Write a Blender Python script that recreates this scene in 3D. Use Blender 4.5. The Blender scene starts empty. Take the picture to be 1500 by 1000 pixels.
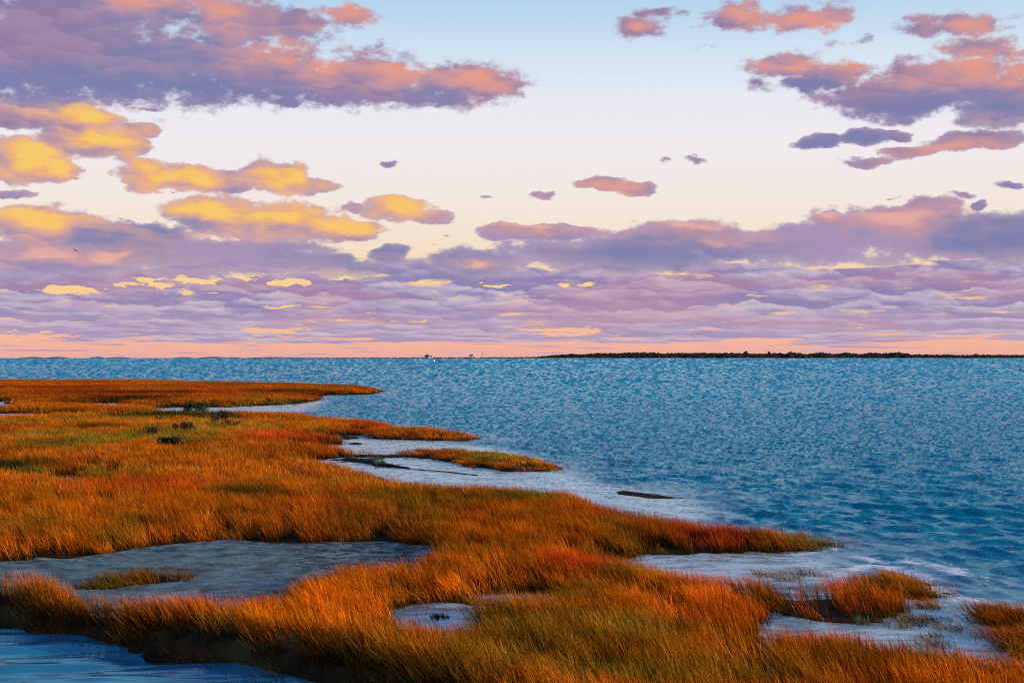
import bpy, bmesh, math, random
import numpy as np
from mathutils import Vector, Matrix

random.seed(11)
RNG = np.random.default_rng(11)
SC = bpy.context.scene
COL = SC.collection

# ------------------------------------------------------------------ camera
CAM_H = 6.0                      # eye height above the tide, metres
LENS = 50.0
F = LENS / 36.0 * 1500.0         # focal length in pixels of the 1500 px wide photograph
HOR = 521.2                      # row of the level line in that photograph (the sea horizon dips below it)
PITCH = math.atan((HOR - 500.0) / F)
cd = bpy.data.cameras.new('camera')
cd.lens = LENS
cd.sensor_width = 36.0
cd.clip_start = 0.5
cd.clip_end = 60000.0
cam = bpy.data.objects.new('camera', cd)
COL.objects.link(cam)
cam.location = (0, 0, CAM_H)
cam.rotation_euler = (math.radians(90) + PITCH, 0, 0)
SC.camera = cam

SC.view_settings.view_transform = 'Standard'
SC.view_settings.look = 'None'
SC.view_settings.exposure = 0.0
SC.view_settings.gamma = 1.0
SC.view_settings.use_curve_mapping = False
SC.render.engine = 'CYCLES'
SC.cycles.max_bounces = 6
SC.cycles.diffuse_bounces = 3
SC.cycles.glossy_bounces = 3
SC.cycles.transparent_max_bounces = 8
SC.cycles.sample_clamp_indirect = 6.0
SC.cycles.filter_width = 1.05
SC.cycles.use_denoising = False


def lin(r, g, b):
    """sRGB 0-255 to linear"""
    def c(v):
        v /= 255.0
        return v / 12.92 if v <= 0.04045 else ((v + 0.055) / 1.055) ** 2.4
    return (c(r), c(g), c(b), 1.0)


def direction(px, py):
    """world direction seen at a point of the photograph"""
    a = Vector((px - 750.0, F, 500.0 - py)).normalized()
    return Matrix.Rotation(PITCH, 3, 'X') @ a


def ground(px, py, h=0.0):
    """point at height h seen at a point of the photograph"""
    d = direction(px, py)
    t = (h - CAM_H) / d.z
    return (d.x * t, d.y * t)


# ------------------------------------------------------------------ node helper
class Nodes:
    def __init__(s, tree):
        s.t = tree
        s.n = tree.nodes
        s.l = tree.links
        s.n.clear()

    def node(s, kind, **kw):
        x = s.n.new(kind)
        for k, v in kw.items():
            setattr(x, k, v)
        return x

    def put(s, sock, v):
        if v is None:
            return
        if hasattr(v, 'is_output') or isinstance(v, bpy.types.NodeSocket):
            s.l.new(v, sock)
        else:
            if sock.type == 'RGBA' and len(v) == 3:
                v = (*v, 1.0)
            sock.default_value = v

    def m(s, op, a, b=None, c=None, clamp=False):
        x = s.node('ShaderNodeMath', operation=op)
        x.use_clamp = clamp
        s.put(x.inputs[0], a)
        s.put(x.inputs[1], b)
        s.put(x.inputs[2], c)
        return x.outputs[0]

    def v(s, op, a, b=None, c=None):
        x = s.node('ShaderNodeVectorMath', operation=op)
        s.put(x.inputs[0], a)
        s.put(x.inputs[1], b)
        s.put(x.inputs[2], c)
        return x.outputs['Value'] if op in ('LENGTH', 'DOT_PRODUCT', 'DISTANCE') else x.outputs[0]

    def ss(s, x, a, b):
        """smoothstep of x from a to b"""
        r = s.node('ShaderNodeMapRange', interpolation_type='SMOOTHSTEP')
        s.put(r.inputs[0], x)
        r.inputs[1].default_value = a
        r.inputs[2].default_value = b
        r.inputs[3].default_value = 0.0
        r.inputs[4].default_value = 1.0
        return r.outputs[0]

    def mix(s, f, a, b):
        x = s.node('ShaderNodeMix', data_type='RGBA')
        s.put(x.inputs[0], f)
        s.put(x.inputs[6], a)
        s.put(x.inputs[7], b)
        return x.outputs[2]

    def ramp(s, f, stops, interp='LINEAR'):
        x = s.node('ShaderNodeValToRGB')
        x.color_ramp.interpolation = interp
        e = x.color_ramp.elements
        while len(e) > 1:
            e.remove(e[-1])
        e[0].position, e[0].color = stops[0]
        for p, c in stops[1:]:
            k = e.new(p)
            k.color = c
        s.put(x.inputs[0], f)
        return x.outputs[0]

    def noise(s, vec, scale, detail=4.0, rough=0.5, color=False, dims='3D', dist=0.0):
        x = s.node('ShaderNodeTexNoise', noise_dimensions=dims)
        s.put(x.inputs['Vector'], vec)
        x.inputs['Scale'].default_value = scale
        x.inputs['Detail'].default_value = detail
        x.inputs['Roughness'].default_value = rough
        x.inputs['Distortion'].default_value = dist
        return x.outputs[1 if color else 0]

    def xyz(s, x, y, z=0.0):
        c = s.node('ShaderNodeCombineXYZ')
        s.put(c.inputs[0], x)
        s.put(c.inputs[1], y)
        s.put(c.inputs[2], z)
        return c.outputs[0]


# ------------------------------------------------------------------ sun and sky
SUN_EL = math.radians(11)
SUN_AZ = math.radians(108)       # clockwise from the view direction: right and a little behind
sun_dir = Vector((math.sin(SUN_AZ) * math.cos(SUN_EL), math.cos(SUN_AZ) * math.cos(SUN_EL), math.sin(SUN_EL)))
ld = bpy.data.lights.new('sun', 'SUN')
ld.energy = 5.0
ld.angle = math.radians(0.6)
ld.color = (1.0, 0.80, 0.58)
lo = bpy.data.objects.new('sun', ld)
COL.objects.link(lo)
lo.rotation_euler = sun_dir.to_track_quat('Z', 'Y').to_euler()

world = bpy.data.worlds.new('World')
SC.world = world
world.use_nodes = True
world.cycles.sampling_method = 'NONE'


def skyuv(px, py):
    """azimuth and elevation (in 1/F radians) of a point of the photograph"""
    d = direction(px, py)
    return math.atan2(d.x, d.y) * F, math.asin(d.z) * F


# clouds: (x, y, half width, height above, height below) as they stand in the sky
CLOUDS = [
    # the long bank at upper left
    (40, 85, 420, 95, 80), (330, 95, 300, 50, 70), (520, 112, 200, 32, 52), (660, 118, 110, 30, 45), (725, 122, 62, 26, 26),
    (120, 18, 240, 50, 70), (345, 28, 120, 45, 60), (440, 38, 75, 34, 40), (515, 22, 42, 16, 20), (20, 168, 90, 18, 26),
    (120, 172, 72, 22, 22), (205, 186, 32, 12, 14), (420, 150, 30, 10, 8),
    # yellow puffs
    (92, 207, 44, 34, 34), (135, 210, 55, 32, 32), (180, 213, 34, 26, 28), (25, 235, 60, 40, 38), (72, 250, 50, 20, 22), (12, 286, 34, 10, 10),
    (215, 258, 44, 26, 26), (270, 262, 58, 24, 20), (330, 268, 52, 20, 20), (405, 260, 58, 26, 24), (448, 274, 44, 14, 16),
    (575, 306, 64, 18, 18), (630, 316, 42, 12, 12), (515, 303, 20, 8, 8),
    (60, 328, 88, 28, 34), (320, 318, 80, 32, 34), (420, 326, 110, 28, 32), (505, 334, 66, 18, 20), (180, 348, 150, 28, 34),
    (40, 378, 190, 26, 30), (250, 372, 260, 32, 34), (450, 384, 120, 20, 26), (572, 374, 32, 16, 16),
    # right hand bank
    (800, 341, 116, 15, 12), (990, 352, 100, 34, 30), (1060, 358, 60, 30, 30), (900, 372, 200, 30, 30), (700, 384, 90, 26, 26),
    (1330, 335, 105, 46, 50), (1225, 340, 60, 34, 30), (1170, 362, 130, 34, 30), (1470, 340, 110, 34, 50), (1350, 304, 38, 11, 10),
    (1432, 300, 18, 9, 8),
    # upper right
    (1075, 28, 62, 24, 22), (1172, 27, 62, 22, 20), (1225, 18, 40, 16, 14), (938, 38, 52, 18, 20), 
    (1150, 96, 62, 24, 24), (1220, 106, 66, 22, 24), (1190, 122, 60, 14, 14), (1385, 112, 150, 38, 52), (1320, 142, 120, 30, 38),
    (1480, 135, 110, 60, 55), (1430, 72, 60, 22, 22), (1400, 38, 95, 22, 20), (1205, 208, 40, 13, 14), (1265, 202, 46, 15, 14), (1315, 197, 28, 10, 10),
    (880, 266, 44, 12, 11), (935, 273, 42, 11, 14), (1345, 222, 50, 9, 13), (1430, 205, 82, 17, 17),
]
SMALL = [
    (1040, 68, 40, 11, 14), (1110, 125, 46, 11, 14), (1250, 60, 40, 8, 10), (960, 18, 60, 8, 10), (205, 158, 60, 8, 8), (1280, 236, 60, 7, 8), (1480, 268, 30, 5, 6),
    (573, 242, 20, 10, 9), (795, 284, 20, 6, 6), (713, 290, 18, 5, 5),
    (968, 238, 14, 6, 6), (1015, 236, 21, 6, 6), (655, 346, 20, 6, 9), (1405, 286, 26, 5, 7), (1310, 290, 22, 5, 5),
]
GAPS = [(105, 424, 40, 6, 7), (225, 421, 60, 9, 9), (290, 410, 50, 8, 8), (345, 402, 50, 6, 6), (425, 413, 30, 5, 5), (395, 450, 26, 4, 4), (640, 466, 40, 4, 4),
        (860, 420, 30, 4, 4), (390, 486, 50, 6, 5), (850, 488, 60, 5, 5), (60, 493, 50, 5, 8), (500, 399, 26, 8, 8), (285, 27, 44, 26, 22), (720, 422, 30, 3, 3)]
WARM = [  # where the low sun reaches the clouds: x, y, half width, half height, how yellow
    (205, 6, 60, 22), (330, 18, 60, 30), (395, 78, 62, 22), (485, 98, 56, 24), (590, 106, 66, 24), (700, 122, 66, 26), (505, 28, 60, 30),
    (128, 168, 60, 20), (148, 208, 66, 32), (40, 236, 52, 40), (78, 248, 46, 24), (240, 258, 66, 28), (290, 264, 38, 18), (425, 262, 62, 28),
    (590, 308, 78, 22), (60, 322, 66, 26), (310, 312, 74, 22), (400, 322, 110, 24), (500, 333, 72, 18), (310, 345, 30, 8), (170, 376, 40, 10), (50, 374, 60, 12),
    (1085, 26, 46, 22), (1185, 24, 80, 26), (1170, 96, 60, 18), (1240, 96, 50, 18), (1420, 96, 90, 30), (1490, 110, 60, 50), (1420, 38, 80, 22),
    (905, 269, 80, 22), (1010, 330, 42, 10), (1050, 355, 56, 16), (1325, 318, 66, 24), (1215, 320, 26, 10), (1455, 342, 24, 12), (800, 335, 90, 8),
    (940, 38, 40, 12), (1385, 218, 90, 12), (700, 385, 20, 6),
]


def build_sky():
    n = Nodes(world.node_tree)
    tc = n.node('ShaderNodeTexCoord')
    d = n.v('NORMALIZE', tc.outputs['Generated'])
    sp = n.node('ShaderNodeSeparateXYZ')
    n.put(sp.inputs[0], d)
    az = n.m('ARCTAN2', sp.outputs[0], sp.outputs[1])
    el = n.m('ARCSINE', sp.outputs[2])
    U = n.m('MULTIPLY', az, F)
    V = n.m('MULTIPLY', el, F)
    Va = n.m('ABSOLUTE', V)
    P = n.xyz(U, V)
    # ragged edges: the coordinates are pushed about by two sizes of turbulence
    w1 = n.noise(n.xyz(n.m('MULTIPLY', U, 1 / 70), n.m('MULTIPLY', V, 1 / 38), 3.1), 1.0, 5.0, 0.58, color=True)
    w1 = n.v('SUBTRACT', w1, (0.5, 0.5, 0.5))
    Pw = n.v('MULTIPLY_ADD', w1, (75.0, 34.0, 0.0), P)

    def field(lst, k_up=True):
        acc = None
        for e in lst:
            if len(e) == 5:
                cx, cy, rx, ru, rd = e
            else:
                cx, cy, rx, ru = e
                rd = ru
            u, v = skyuv(cx, cy)
            s = (1 / rx, 1 / ru, 0.0)
            q = n.v('MULTIPLY_ADD', Pw, s, (-u / rx, -v / ru, 0.0))
            if abs(rd - ru) > 0.5:
                q = n.v('MAXIMUM', q, n.v('MULTIPLY', q, (-1.0, -ru / rd, 0.0)))
            q = n.v('LENGTH', q)
            acc = q if acc is None else n.m('SMOOTH_MIN', acc, q, 0.12)
        return acc
    dist = n.m('MINIMUM', field(CLOUDS), n.m('MULTIPLY_ADD', field(SMALL), 0.55, 0.60))
    warm = n.m('SUBTRACT', 1.0, field([(a_, b_ - 2, c_, d_ * 0.85) for a_, b_, c_, d_ in WARM]))
    gaps = n.m('SUBTRACT', 1.0, field(GAPS))

    # fine billow texture; difference towards the light gives the modelling
    lo_ = n.m('MULTIPLY', n.m('LOGARITHM', n.m('ADD', Va, 14.0), math.e), 2.7)      # layers crowd towards the horizon
    def billow(du, dv):
        return n.noise(n.xyz(n.m('MULTIPLY_ADD', U, 1 / 80, du), n.m('MULTIPLY_ADD', V, 1 / 40, dv), 0.0), 1.0, 6.0, 0.52, dims='2D')
    b0 = billow(0, 0)
    b1 = billow(0.16, 0.42)
    mod = n.m('MULTIPLY', n.m('SUBTRACT', b0, b1), 1.0)

    def puffs(ku, vv, kv, wob):
        """rounded heaps: how high inside its own heap a point lies (+ top, - base)"""
        q = n.xyz(n.m('MULTIPLY', U, ku), n.m('MULTIPLY', vv, kv))
        q = n.v('MULTIPLY_ADD', w1, (wob, wob * 1.2, 0.0), q)
        vo = n.node('ShaderNodeTexVoronoi', voronoi_dimensions='2D', feature='SMOOTH_F1')
        vo.inputs['Smoothness'].default_value = 0.3
        n.put(vo.inputs['Vector'], q)
        vo.inputs['Scale'].default_value = 1.0
        s_ = n.node('ShaderNodeSeparateXYZ')
        n.put(s_.inputs[0], n.v('SUBTRACT', q, vo.outputs['Position']))
        return n.m('ADD', s_.outputs[1], n.m('MULTIPLY', s_.outputs[0], 0.25))
    pf1 = puffs(1 / 95, V, 1 / 34, 1.3)
    pf2 = puffs(1 / 42, V, 1 / 17, 1.2)
    pf = n.m('ADD', n.m('MULTIPLY', pf1, 0.65), n.m('MULTIPLY', pf2, 0.35))
    def layer(du, dv, det=5.0):
        return n.noise(n.xyz(n.m('MULTIPLY_ADD', U, 1 / 150, du + 7.3), n.m('MULTIPLY_ADD', lo_, 2.1, dv), 5.0), 1.0, det, 0.47, dims='2D')
    lp1 = puffs(1 / 130, lo_, 1.5, 1.5)
    lp2 = puffs(1 / 52, lo_, 3.0, 1.5)
    fz = n.m('SUBTRACT', n.noise(n.xyz(n.m('MULTIPLY', U, 1 / 34), n.m('MULTIPLY', lo_, 5.0), 0.0), 1.0, 5.0, 0.6, dims='2D'), 0.5)
    lp = n.m('ADD', n.m('MULTIPLY', lp1, 0.55), n.m('ADD', n.m('MULTIPLY', lp2, 0.35), n.m('MULTIPLY', fz, 0.55)))
    l0 = layer(0, 0)
    l1 = layer(0.10, 0.34)
    lmod = n.m('SUBTRACT', l0, l1)

    # explicit clouds
    f = n.m('SUBTRACT', 1.0, dist)
    f = n.m('ADD', f, n.m('MULTIPLY', n.m('SUBTRACT', b0, 0.5), 0.85))
    fine = n.m('SUBTRACT', n.noise(n.xyz(n.m('MULTIPLY', U, 1 / 26), n.m('MULTIPLY', V, 1 / 15), 0.0), 1.0, 5.0, 0.65, dims='2D'), 0.5)
    f = n.m('ADD', f, n.m('MULTIPLY', fine, n.m('MULTIPLY_ADD', n.ss(V, 320, 400), 0.55, 0.55)))
    soft_ = n.m('MULTIPLY_ADD', n.ss(V, 320, 400), 0.30, 0.24)          # thin high cloud has softer margins
    a_cl = n.m('DIVIDE', n.m('ADD', f, 0.03), soft_, clamp=True)
    a_cl = n.m('MULTIPLY', n.m('MULTIPLY', a_cl, a_cl), n.m('MULTIPLY_ADD', a_cl, -2.0, 3.0))
    # low bank: covers the sky between about one and four degrees, all the way round
    top = n.m('MULTIPLY_ADD', n.noise(n.xyz(n.m('MULTIPLY', U, 1 / 200), 0.0, 2.0), 1.0, 3.0, 0.5), 46.0, 112.0)
    up = n.ss(n.m('SUBTRACT', V, top), 26.0, -26.0)
    dn = n.m('MULTIPLY_ADD', n.ss(V, 9.0, 36.0), 0.66, 0.34)
    cov = n.m('MULTIPLY', up, dn)
    g = n.m('ADD', n.m('MULTIPLY_ADD', cov, 1.15, -0.66), n.m('MULTIPLY', n.m('SUBTRACT', l0, 0.5), 2.1))
    g = n.m('ADD', g, n.m('MULTIPLY', lp, -0.25))
    g = n.m('SUBTRACT', g, n.m('MULTIPLY', n.ss(n.m('ADD', gaps, n.m('MULTIPLY', n.m('ADD', n.m('MULTIPLY', fz, 1.6), n.m('SUBTRACT', l0, 0.5)), -2.2)), -0.1, 0.9), 1.3))
    # scattered little rifts
    rift = n.noise(n.xyz(n.m('MULTIPLY', U, 1 / 75), n.m('MULTIPLY', lo_, 5.5), 8.0), 1.0, 4.0, 0.6, dims='2D')
    g = n.m('SUBTRACT', g, n.m('MULTIPLY', n.ss(rift, 0.65, 0.80), n.m('MULTIPLY', n.ss(V, 125, 60), 0.9)))
    a_bk = n.ss(g, -0.09, 0.17)
    # scattered cloud over the rest of the sky, outside the view as well
    h0 = n.noise(n.xyz(n.m('MULTIPLY', U, 1 / 420), n.m('MULTIPLY', V, 1 / 190), 9.0), 1.0, 6.0, 0.55, dims='2D')
    outside = n.m('MAXIMUM', n.ss(n.m('ABSOLUTE', U), 760, 980), n.ss(V, 540, 700))
    a_hi = n.m('MULTIPLY', n.ss(h0, 0.53, 0.66), n.m('MULTIPLY', outside, n.ss(V, 2600, 1200)))
    a_hi = n.m('MULTIPLY', a_hi, n.ss(V, 60, 200))

    # clear sky by elevation
    def el_(py):
        return (HOR - py) / 3280.0
    clear = n.ramp(n.m('DIVIDE', V, 3280.0, clamp=True), [
        (0.0, lin(240, 176, 166)), (el_(500), lin(250, 184, 160)), (el_(470), lin(252, 200, 150)), (el_(420), lin(254, 212, 146)),
        (el_(365), lin(250, 228, 202)), (el_(300), lin(249, 237, 228)), (el_(220), lin(246, 240, 243)), (el_(150), lin(238, 240, 249)),
        (el_(80), lin(212, 230, 247)), (el_(0), lin(178, 214, 242)), (0.24, lin(128, 184, 226)), (0.38, lin(84, 146, 205)), (1.0, lin(42, 92, 160))])

    # cloud colours
    yel = n.m('MULTIPLY', n.ss(U, 120, -250), n.m('MULTIPLY', n.ss(V, 140, 200), n.ss(V, 385, 330)))
    hot = n.mix(yel, n.mix(n.ss(V, 190, 260), lin(250, 184, 160), lin(255, 156, 104)), lin(255, 178, 78))
    soft = n.mix(yel, lin(206, 148, 154), lin(240, 176, 140))
    hi_sh = n.mix(n.ss(V, 180, 330), lin(158, 138, 182), lin(134, 112, 160))
    shade = n.mix(n.ss(n.m('ADD', n.m('MULTIPLY', n.noise(n.xyz(n.m('MULTIPLY', U, 1 / 300), n.m('MULTIPLY', V, 1 / 70), 1.0), 1.0, 3.0), 1.0), 0.0), 0.42, 0.62),
                  hi_sh, lin(112, 118, 170))
    shade = n.mix(n.m('MULTIPLY', n.ss(pf, -0.4, 0.4), 0.45), shade, lin(176, 140, 168))
    wl = n.m('ADD', n.m('ADD', n.m('MULTIPLY', warm, 0.85), -0.10), n.m('MULTIPLY', mod, 0.9))
    wl = n.m('ADD', wl, n.m('MULTIPLY', pf, 0.50))
    wl = n.m('MULTIPLY_ADD', n.m('MULTIPLY', n.ss(U, 120, -250), n.ss(V, 385, 330)), 0.16, wl)
    wl = n.m('ADD', wl, n.m('MULTIPLY', n.m('SUBTRACT', b0, 0.5), 0.5))
    cc = n.mix(n.m('MULTIPLY', n.ss(n.m('ADD', wl, n.m('MULTIPLY', mod, 1.0)), -0.9, 0.55), 0.80), shade, soft)
    cc = n.mix(n.m('MULTIPLY', n.ss(wl, 0.0, 0.85), n.m('MULTIPLY_ADD', yel, 0.35, 0.60)), cc, hot)
    cc = n.mix(n.m('MULTIPLY', n.ss(wl, 0.30, 0.85), yel), cc, lin(255, 204, 84))
    blue = n.m('SUBTRACT', 1.0, field([(60, 122, 330, 34), (330, 136, 240, 28), (1400, 152, 190, 32), (1255, 206, 100, 18), (1470, 345, 120, 34), (640, 140, 90, 16), (1180, 128, 70, 16), (980, 372, 200, 24)]))
    cc = n.mix(n.m('MULTIPLY', n.ss(n.m('ADD', blue, n.m('MULTIPLY', pf, -0.25)), -0.1, 0.7), 0.8), cc, lin(104, 116, 172))
    # thin margins let the sky through a little
    rim = n.ss(f, 0.50, 0.0)
    cc = n.mix(n.m('MULTIPLY', rim, 0.35), cc, lin(205, 188, 206))

    low = n.ss(V, 95, 40)
    bl = n.mix(low, lin(212, 196, 214), lin(214, 192, 208))
    bs = n.mix(low, lin(142, 122, 176), lin(172, 152, 188))
    big = n.noise(n.xyz(n.m('MULTIPLY', U, 1 / 330), n.m('MULTIPLY', V, 1 / 40), 4.0), 1.0, 3.0, 0.5, dims='2D')
    bs = n.mix(n.m('MULTIPLY', n.ss(big, 0.45, 0.65), n.m('MULTIPLY_ADD', low, -0.7, 1.0)), bs, lin(134, 126, 178))
    bm = n.m('ADD', n.m('MULTIPLY', lmod, 0.7), n.m('ADD', n.m('MULTIPLY', mod, 0.5), n.m('MULTIPLY', lp, 0.95)))
    bank = n.mix(n.m('MULTIPLY_ADD', n.ss(bm, -0.34, 0.60), 0.85, 0.08), bs, bl)
    bank = n.mix(n.m('MULTIPLY', n.ss(bm, 0.34, 0.62), n.ss(V, 50, 110)), bank, lin(238, 190, 168))
    bank = n.mix(n.m('MULTIPLY', n.ss(big, 0.52, 0.36), 0.35), bank, lin(196, 140, 160))

    hi_c = n.mix(n.ss(n.m('ADD', h0, mod), 0.50, 0.75), lin(196, 150, 166), lin(140, 128, 172))

    col = n.mix(a_hi, clear, hi_c)
    col = n.mix(a_bk, col, bank)
    cc = n.mix(0.10, cc, lin(225, 205, 215))
    fade = n.ss(n.m('SUBTRACT', V, 105.0), -20, 45)
    col = n.mix(n.m('MULTIPLY', a_cl, n.m('MULTIPLY_ADD', fade, 0.6, 0.4)), col, cc)

    bg = n.node('ShaderNodeBackground')
    n.put(bg.inputs[0], col)
    bg.inputs[1].default_value = 1.0
    sk = n.node('ShaderNodeTexSky', sky_type='NISHITA')
    sk.sun_disc = False
    sk.sun_elevation = SUN_EL
    sk.sun_rotation = SUN_AZ
    bg2 = n.node('ShaderNodeBackground')
    n.put(bg2.inputs[0], sk.outputs[0])
    bg2.inputs[1].default_value = 0.06
    mx = n.node('ShaderNodeMixShader')
    mx.inputs[0].default_value = 0.06
    n.l.new(bg.outputs[0], mx.inputs[1])
    n.l.new(bg2.outputs[0], mx.inputs[2])
    out = n.node('ShaderNodeOutputWorld')
    n.l.new(mx.outputs[0], out.inputs[0])


build_sky()


# ------------------------------------------------------------------ helpers
def tag(o, label=None, cat=None, group=None, kind=None):
    if label:
        o['label'] = label
    if cat:
        o['category'] = cat
    if group:
        o['group'] = group
    if kind:
        o['kind'] = kind
    return o


def link(name, me, mat=None, parent=None, smooth=False, loc=None):
    if mat is not None and len(me.materials) == 0:
        me.materials.append(mat)
    o = bpy.data.objects.new(name, me)
    COL.objects.link(o)
    if parent is not None:
        o.parent = parent
    if loc is not None:
        o.location = loc
    if smooth and len(me.polygons):
        me.polygons.foreach_set('use_smooth', [True] * len(me.polygons))
    return o


def empty(name, loc=(0, 0, 0), rz=0.0):
    o = bpy.data.objects.new(name, None)
    COL.objects.link(o)
    o.location = loc
    o.rotation_euler = (0, 0, rz)
    return o


def attr(me, name, data, kind='FLOAT'):
    a = me.attributes.new(name, kind, 'POINT')
    a.data.foreach_set('value' if kind in ('FLOAT', 'INT') else 'vector', np.ascontiguousarray(data, dtype=np.float32 if kind != 'INT' else np.int32).ravel())


def _hash(ix, iy, seed):
    h = (ix.astype(np.int64) * 374761393 + iy.astype(np.int64) * 668265263 + seed * 1442695041) & 0xffffffff
    h = ((h ^ (h >> 13)) * 1274126177) & 0xffffffff
    h = h ^ (h >> 16)
    return (h & 0xffff) / 65535.0


def vnoise(x, y, seed=0):
    ix = np.floor(x)
    iy = np.floor(y)
    fx = x - ix
    fy = y - iy
    fx = fx * fx * fx * (fx * (fx * 6 - 15) + 10)
    fy = fy * fy * fy * (fy * (fy * 6 - 15) + 10)
    a = _hash(ix, iy, seed)
    b = _hash(ix + 1, iy, seed)
    c = _hash(ix, iy + 1, seed)
    d = _hash(ix + 1, iy + 1, seed)
    return (a * (1 - fx) + b * fx) * (1 - fy) + (c * (1 - fx) + d * fx) * fy


def fbm(x, y, octs=4, seed=0, gain=0.5):
    s = 0.0
    a = 1.0
    t = 0.0
    for k in range(octs):
        s = s + a * vnoise(x * 2 ** k + 17.3 * k, y * 2 ** k - 9.1 * k, seed + k)
        t += a
        a *= gain
    return s / t


def sstep(x, a, b):
    t = np.clip((x - a) / (b - a), 0, 1)
    return t * t * (3 - 2 * t)


def poly_sd(X, Y, P):
    """signed distance in metres, positive inside"""
    d2 = np.full(X.shape, 1e18)
    ins = np.zeros(X.shape, bool)
    n = len(P)
    for i in range(n):
        x0, y0 = P[i]
        x1, y1 = P[(i + 1) % n]
        ex, ey = x1 - x0, y1 - y0
        L = ex * ex + ey * ey + 1e-12
        t = np.clip(((X - x0) * ex + (Y - y0) * ey) / L, 0, 1)
        dx = X - x0 - t * ex
        dy = Y - y0 - t * ey
        d2 = np.minimum(d2, dx * dx + dy * dy)
        if abs(ey) > 1e-9:
            c = ((y0 > Y) != (y1 > Y)) & (X < ex * (Y - y0) / ey + x0)
            ins ^= c
    d = np.sqrt(d2)
    return np.where(ins, d, -d)


def line_d(X, Y, P):
    d2 = np.full(X.shape, 1e18)
    for (x0, y0), (x1, y1) in zip(P[:-1], P[1:]):
        ex, ey = x1 - x0, y1 - y0
        t = np.clip(((X - x0) * ex + (Y - y0) * ey) / (ex * ex + ey * ey + 1e-12), 0, 1)
        d2 = np.minimum(d2, (X - x0 - t * ex) ** 2 + (Y - y0 - t * ey) ** 2)
    return np.sqrt(d2)


T = 'T'          # this corner is seen over the top of the grass
GRASS_TOP = 0.62


def world_poly(pts):
    out = []
    for p in pts:
        h = (GRASS_TOP if len(p) == 3 and p[2] == T else (p[2] if len(p) == 3 else 0.0))
        out.append(ground(p[0], p[1], h))
    return out


# ------------------------------------------------------------------ the lie of the land (corners read off the photograph, laid on the ground)
MAIN = world_poly([
    (-420, 556, T), (200, 556, T), (350, 559, T), (450, 561, T), (530, 564, T), (552, 572, .3), (540, 578), (470, 579), (462, 581.5, .3), (473, 585), (455, 588), (440, 591), (405, 593),
    (330, 596), (225, 597), (225, 599.5, T), (330, 601, T), (400, 602, T), (460, 605, T), (520, 612, T), (572, 616, T), (580, 622, .3), (560, 626), (590, 632, .2), (545, 637), (470, 640), (430, 645), (440, 649), (500, 645), (500, 652), (450, 655),
    (470, 660), (520, 667), (560, 668.5), (560, 670), (500, 670), (455, 676), (475, 686), (540, 703), (600, 711, .4),
    (700, 711, T), (850, 716, T), (900, 732, T), (960, 747, T), (1050, 764, T), (1090, 770, .5), (1170, 782, .4), (1222, 797, .1), (1170, 806), (1150, 811),
    (1050, 812), (960, 815), (900, 822), (860, 830), (870, 838), (930, 838), (1000, 832, .5), (1060, 842, .45), (1150, 852, .42), (1290, 850, .38), (1340, 890, .1), (1315, 914), (1230, 916), (1150, 904),
    (1110, 896), (1140, 914, .6), (1240, 918, .5), (1330, 938, .5), (1500, 958, .5), (1900, 985, T), (1900, 1300), (1000, 1300), (760, 1100), (560, 1020),
    (480, 1001), (380, 986), (200, 953), (100, 934), (0, 915), (-200, 905), (-420, 900)])
ISLETS = {
    'I1': world_poly([(585, 666), (640, 659, .2), (700, 656, .35), (760, 663, .35), (818, 681, .15), (810, 690), (745, 691), (690, 683), (650, 674), (600, 670)]),
    'I2': world_poly([(530, 636), (570, 631, .2), (640, 632, .2), (678, 639, .1), (700, 643.0), (670, 646), (600, 644), (550, 643)]),
    'I3': world_poly([(897, 719.5), (920, 719), (965, 724), (992, 728), (985, 731), (940, 727.5), (905, 724)]),
    'I4': world_poly([(1255, 848), (1320, 846), (1378, 866), (1368, 879), (1320, 876), (1262, 866)]),
    'I5': world_poly([(1418, 896), (1455, 886, .2), (1500, 893, .2), (1640, 903, .2), (1700, 935), (1560, 940), (1500, 926), (1440, 914)]),
    'I6': world_poly([(1468, 940), (1500, 926, .15), (1640, 925, .15), (1640, 972), (1500, 968), (1476, 960)]),
}
POOLS = {
    'flat': world_poly([(-420, 834), (0, 827), (100, 822), (200, 807), (290, 796), (330, 793.5), (430, 797), (560, 796), (640, 803), (655, 814), (610, 822, .5), (520, 826, .5),
                        (450, 848, .5), (372, 872, .6), (330, 876, .6), (230, 889, .6), (150, 893, .5), (128, 880, .6), (105, 858, .6), (0, 850, .6), (-420, 850, .6)]),
    'pond': world_poly([(578, 893), (600, 888), (640, 886), (690, 889), (696, 903, .15), (688, 918, .4), (640, 924, .42), (592, 918, .4), (580, 905, .2)]),
    'slit': world_poly([(705, 872), (760, 869), (830, 871), (825, 876, .35), (770, 877, .35), (708, 877, .35)]),
    'strip': world_poly([(-50, 589), (0, 588), (22, 589), (24, 593, .4), (0, 596, .5), (-50, 597, .5)]),
    'strip2': world_poly([(-60, 606), (0, 605.5), (64, 605), (66, 608, .5), (0, 609, .5), (-60, 610, .5)]),
    'strip3': world_poly([(125, 591), (160, 590), (186, 591), (180, 593, .5), (140, 593.5, .5)]),
    'strip4': world_poly([(165, 610), (215, 609), (212, 612, .4), (175, 613, .4)]),
    'wet2': world_poly([(80, 700), (110, 697), (122, 700), (112, 704, .5), (88, 703, .5)]),
}
TUSSOCK = world_poly([(100, 862), (125, 848, .2), (190, 838, .2), (270, 833, .2), (292, 838, .1), (275, 853), (205, 861), (160, 868), (110, 870)])

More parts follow.
